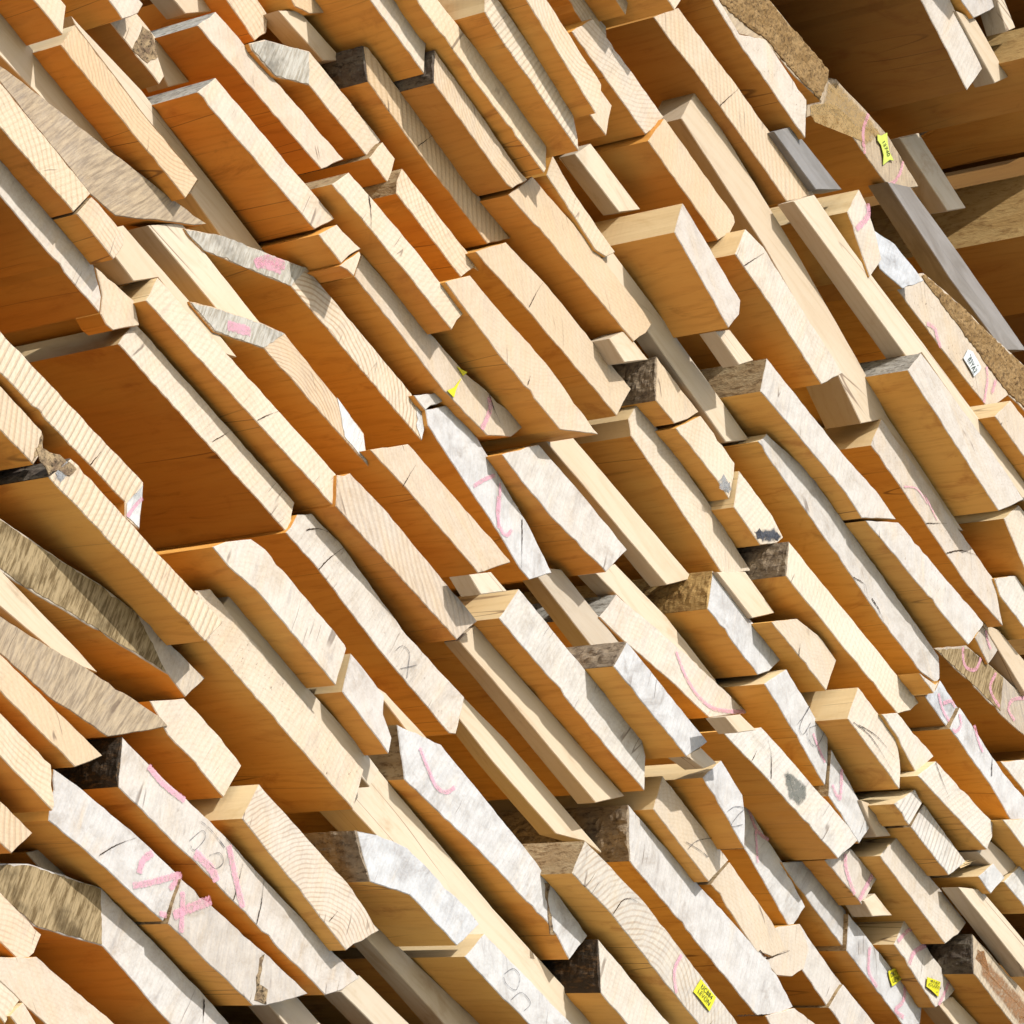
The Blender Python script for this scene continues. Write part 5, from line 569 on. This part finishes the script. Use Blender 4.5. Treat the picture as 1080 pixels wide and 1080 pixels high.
# ------------------------------------------------------------------ geometry helpers
def link(name,me,parent=None):
    o=bpy.data.objects.new(name,me); COL.objects.link(o)
    if parent: o.parent=parent
    return o
def mesh(name,vs,fs,mats,idx=None,smooth=False):
    me=bpy.data.meshes.new(name); me.from_pydata([tuple(v) for v in vs],[],fs)
    for m in mats: me.materials.append(m)
    if idx: me.polygons.foreach_set('material_index',idx)
    if smooth: me.polygons.foreach_set('use_smooth',[True]*len(me.polygons))
    me.update(); return me
def outline(V,rnd,step=.008,amp=.0005,low=.0007,chip=.025):
    # V: list of Vectors (x,y,z) ccw seen from the front; returns refined ring + edge index per segment
    ring=[];ei=[]
    n=len(V)
    for k in range(n):
        a,b=V[k],V[(k+1)%n]; L=(b-a).length; m=max(1,int(L/step)); nr=Vector((b.z-a.z,0,-(b.x-a.x)))
        if nr.length>0: nr.normalize()
        ph=rnd.uniform(0,9)
        for q in range(m):
            t=q/m; p=a.lerp(b,t)
            if q>0: p=p+nr*(rnd.uniform(-amp,amp)+low*noise.noise((p.x*28+ph,ph,p.z*28))-(rnd.uniform(.0006,.002) if rnd.random()<chip else 0))
            ring.append(p); ei.append(k)
    return ring,ei
def inset(ring,d):
    n=len(ring); res=[]
    for k in range(n):
        a,b,c=ring[k-1],ring[k],ring[(k+1)%n]
        e1=Vector((b.x-a.x,0,b.z-a.z)); e2=Vector((c.x-b.x,0,c.z-b.z))
        n1=Vector((-e1.z,0,e1.x)); n2=Vector((-e2.z,0,e2.x))
        if n1.length: n1.normalize()
        if n2.length: n2.normalize()
        m=n1+n2
        m=m/max(.5,m.length_squared/2) if m.length else n1
        if m.length>1.5: m=m.normalized()*1.5
        res.append(b+m*d)
    return res
LENGTH=2.4
def build_plank(r,i):
    rnd=random.Random(100+i)
    o=Vector(r['o'])/1000; V=[Vector(v)/1000 for v in r['v']]
    bat=r['opt'].get('bat'); ring,ei=outline(V,rnd,.011,.00012,.0003,0) if bat else outline(V,rnd)
    n=len(ring); ins=inset(ring,.0007)
    bev=.0009
    L=LENGTH+rnd.uniform(-.2,.2)
    sh=Vector((rnd.uniform(-.004,.004),0,rnd.uniform(-.004,.004)))
    f0=[p.copy() for p in ins]; f1=[p+Vector((0,bev,0)) for p in ring]
    cenw=sum((v.x for v in V))/len(V); wid=max(v.x for v in V)-min(v.x for v in V)
    if r['opt'].get('taper'): L=.42
    if r['opt'].get('len'): L=r['opt']['len']; sh=sh*0
    f2=[]
    for p in ring:
        q=p+Vector((0,L-p.y,0))+sh
        if r['opt'].get('taper'):
            t=(max(v.x for v in V)-p.x)/wid; q=q+Vector((.115*t,0,0))
        f2.append(q)
    vs=f0+f1+f2; fs=[];mi=[]
    fs.append(list(range(n))); mi.append(0)
    topm=r['top']; mats=[BATTEN,BATTEN,BATTEN] if r['opt'].get('bat') else [END,SIDE,TOPS.get(topm,SIDE)]
    istop=[]
    for k in range(len(V)):
        a,b=V[k],V[(k+1)%len(V)]; e=b-a; nr=Vector((e.z,0,-e.x))
        if nr.length: nr.normalize()
        istop.append(nr.x<-.42 and topm!='' and min(a.x,b.x)<cenw-wid*.2)
    for k in range(n):
        j=(k+1)%n; top=istop[ei[k]]
        fs.append([k,n+k,n+j,j]); mi.append(0)
        fs.append([n+k,2*n+k,2*n+j,n+j]); mi.append(2 if top else 1)
    fs.append([2*n+k for k in range(n)][::-1]); mi.append(1)
    me=mesh('plank',vs,fs,mats,mi)
    bm=bmesh.new(); bm.from_mesh(me); bmesh.ops.recalc_face_normals(bm,faces=bm.faces); bm.to_mesh(me); bm.free()
    kind='batten' if r['opt'].get('bat') else 'plank'; me.name=kind
    ob=link(kind,me); ob.location=o
    ob['label']=r['label']; ob['category']=kind; ob['group']='battens laid between the planks' if kind=='batten' else 'sawn planks of the stack'
    g,b,ri,sw,sp,hu=r['at']
    props=dict(grey=g,brown=b,ring=float(ri),saw=float(sw),speck=float(sp),hue=float(hu),dark=float(r['opt'].get('dk',0)),seed=rnd.random(),sawdir=rnd.uniform(-.5,.2))
    if ri==2: props['pith_x']=rnd.uniform(.0,.05); props['pith_z']=-.06
    else: props['pith_x']=rnd.uniform(-.08,.08); props['pith_z']=rnd.choice((-1,1))*rnd.uniform(.07,.25)
    def setp(q):
        for k,v in props.items(): q[k]=float(v)
    setp(ob)
    # bark along the upper-left edge: its own rough part
    if topm in ('b','B','k','h'):
        ks=[k for k in range(len(V)) if istop[k]]
        pts=[]
        if ks:
            # order the chain
            st=[k for k in ks if (k-1)%len(V) not in ks][0]; k=st; pts=[V[k]]
            while k in ks:
                pts.append(V[(k+1)%len(V)]); k=(k+1)%len(V)
                if k==st: break
            Lb=.5; chain=[]
            for a,b2 in zip(pts[:-1],pts[1:]):
                m=max(2,int((b2-a).length/.0035))
                for q in range(m): chain.append(a.lerp(b2,q/m))
            chain.append(pts[-1])
            ny=100; vs=[];fs=[]
            nr=Vector((-(pts[0].z-pts[-1].z),0,(pts[0].x-pts[-1].x))).normalized()
            if nr.x>0: nr=-nr
            m=len(chain)
            for q in range(ny+1):
                yy=Lb*(q/ny)**1.6
                for s,p in enumerate(chain):
                    ed=min(1,3*min(s,m-1-s)/(m-1)+.12)
                    w=Vector((p.x*1,p.y+yy,p.z))+o
                    d=(.0016+.0034*abs(noise.fractal((w.x*70,w.y*45,w.z*70),.7,2.1,4)))*ed+.0004
                    vs.append(Vector((p.x,p.y+yy+.0012*noise.noise(w*300)+.0005,p.z))+nr*d)
            for q in range(ny):
                for s in range(m-1):
                    a=q*m+s; fs.append([a,a+1,a+m+1,a+m])
            # closing front lip down to the wood
            base=len(vs)
            for s,p in enumerate(chain): vs.append(p+Vector((0,.0005,0))-nr*.0006)
            for s in range(m-1): fs.append([s,base+s,base+s+1,s+1])
            bo=link('bark',mesh('bark',vs,fs,[TOPS[topm]],smooth=False),ob); setp(bo)
    for kind,v,opt in r['kids']:
        v=[Vector(p)/1000 for p in v]; w,mm,lines=opt
        if kind in ('pink','black','crack'): c=ribbon(v,w/1000,kind,rnd,ob)
        elif kind=='splinter': c=splinters(v,rnd,ob)
        elif kind=='patch': c=patch(v,mm,rnd,ob)
        else: c=tag(v,mm,lines,rnd,ob)
        setp(c)
    return ob
def splinters(v,rnd,ob):
    vs=[];fs=[]; d=(v[1]-v[0]).normalized()
    for q in range(9):
        b=v[0]+Vector((rnd.uniform(-.004,.004),rnd.uniform(-.0005,.003),rnd.uniform(-.004,.004))); L=rnd.uniform(.4,1)*(v[1]-v[0]).length
        e=(d+Vector((rnd.uniform(-.2,.2),rnd.uniform(-.3,.05),rnd.uniform(-.2,.2)))).normalized()*L; w=rnd.uniform(.0003,.0009)
        s=e.cross(Vector((.3,1,.2))).normalized()*w; u=e.cross(s).normalized()*w*.6; k=len(vs)
        b0=b-e*.5; vs+=[b0+s,b0+u,b0-s,b0-u,b+e*.55+s*.4,b+e]
        fs+=[[k,k+1,k+4],[k+1,k+2,k+4],[k+2,k+3,k+5],[k+3,k,k+5],[k+4,k+2,k+5],[k,k+4,k+5]]
    return link('splinters',mesh('splinters',vs,fs,[PALE]),ob)
def smoothline(v,step=.0016):
    P=[]
    n=len(v)
    if n==2:
        m=max(2,int((v[1]-v[0]).length/step)); return [v[0].lerp(v[1],k/m) for k in range(m+1)]
    for k in range(n-1):
        p0=v[max(k-1,0)];p1=v[k];p2=v[k+1];p3=v[min(k+2,n-1)]
        m=max(2,int((p2-p1).length/step))
        for q in range(m):
            t=q/m
            P.append(.5*((2*p1)+(p2-p0)*t+(2*p0-5*p1+4*p2-p3)*t*t+(3*p1-p0-3*p2+p3)*t**3))
    P.append(v[-1]); return P
def ribbon(v,w,kind,rnd,ob):
    P=smoothline(v); n=len(P); vs=[];fs=[];ed=[]
    lift={'pink':.0011,'black':.0013,'crack':.0010}[kind]
    for k,p in enumerate(P):
        t=P[min(k+1,n-1)]-P[max(k-1,0)]; nr=Vector((t.z,0,-t.x))
        if nr.length: nr.normalize()
        u=k/(n-1)
        if kind=='crack': ww=w*(.25+.75*math.sin(math.pi*min(1,u*1.05+.25)))*rnd.uniform(.6,1.25)*.5; p=p+nr*rnd.uniform(-.25,.25)*w
        elif kind=='pink': ww=w*.5*rnd.uniform(.85,1.12)*(.75 if k in (0,n-1) else 1)
        else: ww=w*.5*rnd.uniform(.7,1.2)
        c=Vector((p.x,p.y-lift,p.z))
        vs+= [c-nr*ww,c-nr*ww*.45,c+nr*ww*.45,c+nr*ww]
        ee=0 if (k in (0,n-1) and kind!='crack') else 1
        ed+=[0,ee,ee,0]
    for k in range(n-1):
        for q in range(3): fs.append([4*k+q,4*k+q+1,4*k+q+5,4*k+q+4])
    me=mesh({'pink':'paint_mark','black':'pencil_mark','crack':'crack'}[kind],vs,fs,[{'pink':PINK,'black':BLACK,'crack':CRACK}[kind]])
    setedge(me,ed)
    return link(me.name,me,ob)
def setedge(me,ed):
    a=me.attributes.new('edge','FLOAT','POINT'); a.data.foreach_set('value',[float(x) for x in ed])
def patch(v,mm,rnd,ob):
    A=sum(v[k].x*v[(k+1)%len(v)].z-v[(k+1)%len(v)].x*v[k].z for k in range(len(v)))
    if A<0: v=v[::-1]
    ring,_=outline(v,rnd,.004,.0006 if mm in('wane','chalk','streak') else .0012)
    if mm=='barkp':
        # crumbly crust with relief
        me=mesh('bark',[p+Vector((0,-.0006,0)) for p in ring],[list(range(len(ring)))],[PATCH[mm]])
        bm=bmesh.new(); bm.from_mesh(me)
        bmesh.ops.triangulate(bm,faces=bm.faces)
        for _ in range(6):
            es=[e for e in bm.edges if e.calc_length()>.0045]
            if not es: break
            bmesh.ops.subdivide_edges(bm,edges=es,cuts=1); bmesh.ops.triangulate(bm,faces=[f for f in bm.faces if len(f.verts)>3])
        for q in bm.verts:
            w=q.co+ob.location; e=.25 if q.is_boundary else 1
            q.co.y-=e*(.0008+.0024*abs(noise.fractal((w.x*90,w.y*90,w.z*90),.7,2.1,4)))
        ext=bmesh.ops.extrude_edge_only(bm,edges=[e for e in bm.edges if e.is_boundary])
        for q in [g for g in ext['geom'] if isinstance(g,bmesh.types.BMVert)]: q.co.y+=.002
        bmesh.ops.recalc_face_normals(bm,faces=bm.faces); bm.to_mesh(me); bm.free()
        return link('bark',me,ob)
    lift={'soot2':.0012,'mould':.0005,'rust':.0005,'greyp':.0005,'soot':.0005}.get(mm,.0007)
    if mm in ('wane','chalk','streak'): ring=inset(ring,.0004)
    n=len(ring); fr=[p+Vector((0,-lift,0)) for p in ring]; bk=[p+Vector((0,.0003,0)) for p in ring]
    fs=[list(range(n))]
    if mm in ('wane','chalk','streak','gash'): fs+=[[k,n+k,n+(k+1)%n,(k+1)%n] for k in range(n)]; vs=fr+bk
    else:
        i1=inset(ring,.004); i2=inset(ring,.010); L3=Vector((0,-lift,0))
        vs=fr+[p+L3 for p in i1]+[p+L3 for p in i2]
        fs=[[k,(k+1)%n,n+(k+1)%n,n+k] for k in range(n)]+[[n+k,n+(k+1)%n,2*n+(k+1)%n,2*n+k] for k in range(n)]+[[2*n+k for k in range(n)]]
        me=mesh(PNAME[mm],vs,fs,[PATCH[mm]]); setedge(me,[0]*n+[.45]*n+[1]*n); return link(PNAME[mm],me,ob)
    return link(PNAME[mm],mesh(PNAME[mm],vs,fs,[PATCH[mm]]),ob)
def tag(v,mm,lines,rnd,ob):
    A=sum(v[k].x*v[(k+1)%len(v)].z-v[(k+1)%len(v)].x*v[k].z for k in range(len(v)))
    vv=v if A>0 else v[::-1]
    ring,_=outline(vv,rnd,.006,.0001); n=len(ring)
    cen=sum(ring,Vector())/n
    def bend(p): return -.0022-.0022*noise.noise((p.x*45+3,p.z*45,cen.x*9))
    fr=[p+Vector((0,bend(p)-.0004,0)) for p in ring]; bk=[p+Vector((0,bend(p)+.0004,0)) for p in ring]
    fs=[list(range(n)),[n+k for k in range(n)][::-1]]+[[k,n+k,n+(k+1)%n,(k+1)%n] for k in range(n)]
    t=link('plastic_tag',mesh('plastic_tag',fr+bk,fs,[TAG[mm]]),ob)
    if mm!='lime':
        for q in (0,2):
            if len(v)>3 and lines:
                p=v[q].lerp(cen,.42); me=bpy.data.meshes.new('staple'); bm=bmesh.new()
                bmesh.ops.create_uvsphere(bm,u_segments=8,v_segments=6,radius=.0007); bm.to_mesh(me); bm.free(); me.materials.append(NAIL)
                s=link('staple',me,t); s.location=p+Vector((0,bend(p)-.0006,0))
    if lines:
        if len(v)==4: p0,p1,p3=v[0],v[1],v[3]
        elif mm=='lime': p0,p1,p3=v[2]*.6+v[1]*.4,v[5]*.6+v[6]*.4,v[10]*.7+v[9]*.3; 
        else: p0,p1,p3=v[0].lerp(v[1],.4),v[3],v[5]
        if mm=='lime':
            u=(v[5]+v[7]-v[1]-v[10]); u.normalize(); p0=(v[3]+v[9])/2-u*.004; 
        else: u=(p1-p0).normalized()
        for txt,fv in lines:
            cu=bpy.data.curves.new('lettering','FONT'); cu.body=txt; cu.align_x='CENTER'; cu.align_y='CENTER'
            if mm=='lime': W=.024; H=.0075; mid=(v[3]+v[4]+v[8]+v[9])/4
            else:
                dn=p3-p0; W=(p1-p0).length*.78; H=dn.length*(.42 if len(lines)>1 else .7); mid=p0+(p1-p0)*.5+dn*fv
            cu.size=1; up=Vector((-u.z,0,u.x))
            if mm!='lime' and up.dot(p3-p0)>0: up=-up
            nrm=u.cross(up)
            if nrm.y>0: u=-u if False else u; up=-up; nrm=u.cross(up)
            cu.extrude=.00005/max(H,.001)*.5; cu.materials.append(INK)
            tmp=bpy.data.objects.new('tmp',cu); COL.objects.link(tmp); dg=bpy.context.evaluated_depsgraph_get()
            lm=bpy.data.meshes.new_from_object(tmp.evaluated_get(dg)); bpy.data.objects.remove(tmp); bpy.data.curves.remove(cu); lm.name='lettering'
            c=bpy.data.objects.new('lettering',lm); COL.objects.link(c); c.parent=t
            sx=W/(len(txt)*.62)
            M=Matrix((u*sx,up*H,nrm*H)).transposed().to_4x4(); M.translation=mid+Vector((0,bend(mid)-.0012,0))
            c.matrix_local=M
    return t
for i,r in enumerate(PLANKS): build_plank(r,i)

# ------------------------------------------------------------------ ground, sky, sun, camera
m,N=mat('pale_bounce'); tc,rnd,x,y,z=N.coords()
N.out(N.mix(N.ramp(N.noise(tc,3,6,.7),.3,.7),(.66,.60,.50),(.56,.50,.41)),.9,N.noise(tc,60,5,.7),.5,.004,.1,None,1.0)
def sheet(name,x0,x1,y0,y1,zz,m):
    me=mesh(name,[(x0,y0,zz),(x1,y0,zz),(x1,y1,zz),(x0,y1,zz)],[(0,1,2,3)],[m]); o=link(name,me); o['kind']='structure'
sheet('bounce_sheet',-14,14,-4.3,6,.0,m)  # unseen pale sheet added to bounce sunlight onto the plank undersides
m,N=mat('dark_far_ground'); tc,rnd,x,y,z=N.coords()
N.out(N.mix(N.ramp(N.noise(tc,2,6,.7),.3,.7),(.055,.06,.025),(.09,.07,.04)),.95,N.noise(tc,40,5,.7),.8,.02,.1,None,1.0)
sheet('ground',-150,150,-150,150,-.02,m)  # unseen outer ground, made dark so little bounce reaches the gaps

SUN=Vector((-.42,-.79,.43)).normalized()
W=bpy.data.worlds.new('World'); S.world=W; W.use_nodes=True
nt=W.node_tree; nt.nodes.clear()
sky=nt.nodes.new('ShaderNodeTexSky'); sky.sky_type='NISHITA'; sky.sun_disc=False
sky.sun_elevation=math.asin(SUN.z); sky.sun_rotation=math.atan2(SUN.x,SUN.y)
bg=nt.nodes.new('ShaderNodeBackground'); bg.inputs[1].default_value=.15
wo=nt.nodes.new('ShaderNodeOutputWorld'); nt.links.new(sky.outputs[0],bg.inputs[0]); nt.links.new(bg.outputs[0],wo.inputs[0])
sl=bpy.data.lights.new('sun','SUN'); sl.energy=3.3; sl.angle=math.radians(.55); sl.color=(1,.985,.955)
so=bpy.data.objects.new('sun',sl); COL.objects.link(so); so.rotation_euler=SUN.to_track_quat('Z','Y').to_euler(); so.location=SUN*8

cd=bpy.data.cameras.new('camera'); cd.sensor_fit='HORIZONTAL'; cd.angle=FOVH; cd.clip_start=.05; cd.clip_end=300
co=bpy.data.objects.new('camera',cd); COL.objects.link(co)
Rm=Matrix((Vector(RGT),-Vector(DWN),-Vector(FWD))).transposed().to_4x4(); Rm.translation=Vector(CAM); co.matrix_world=Rm
S.camera=co
S.view_settings.view_transform='Standard'; S.view_settings.look='None'; S.view_settings.gamma=1; S.view_settings.use_curve_mapping=False
S.view_settings.exposure=.70
S.render.engine='CYCLES'
S.cycles.max_bounces=8; S.cycles.diffuse_bounces=1; S.cycles.transparent_max_bounces=12
S.cycles.use_denoising=True
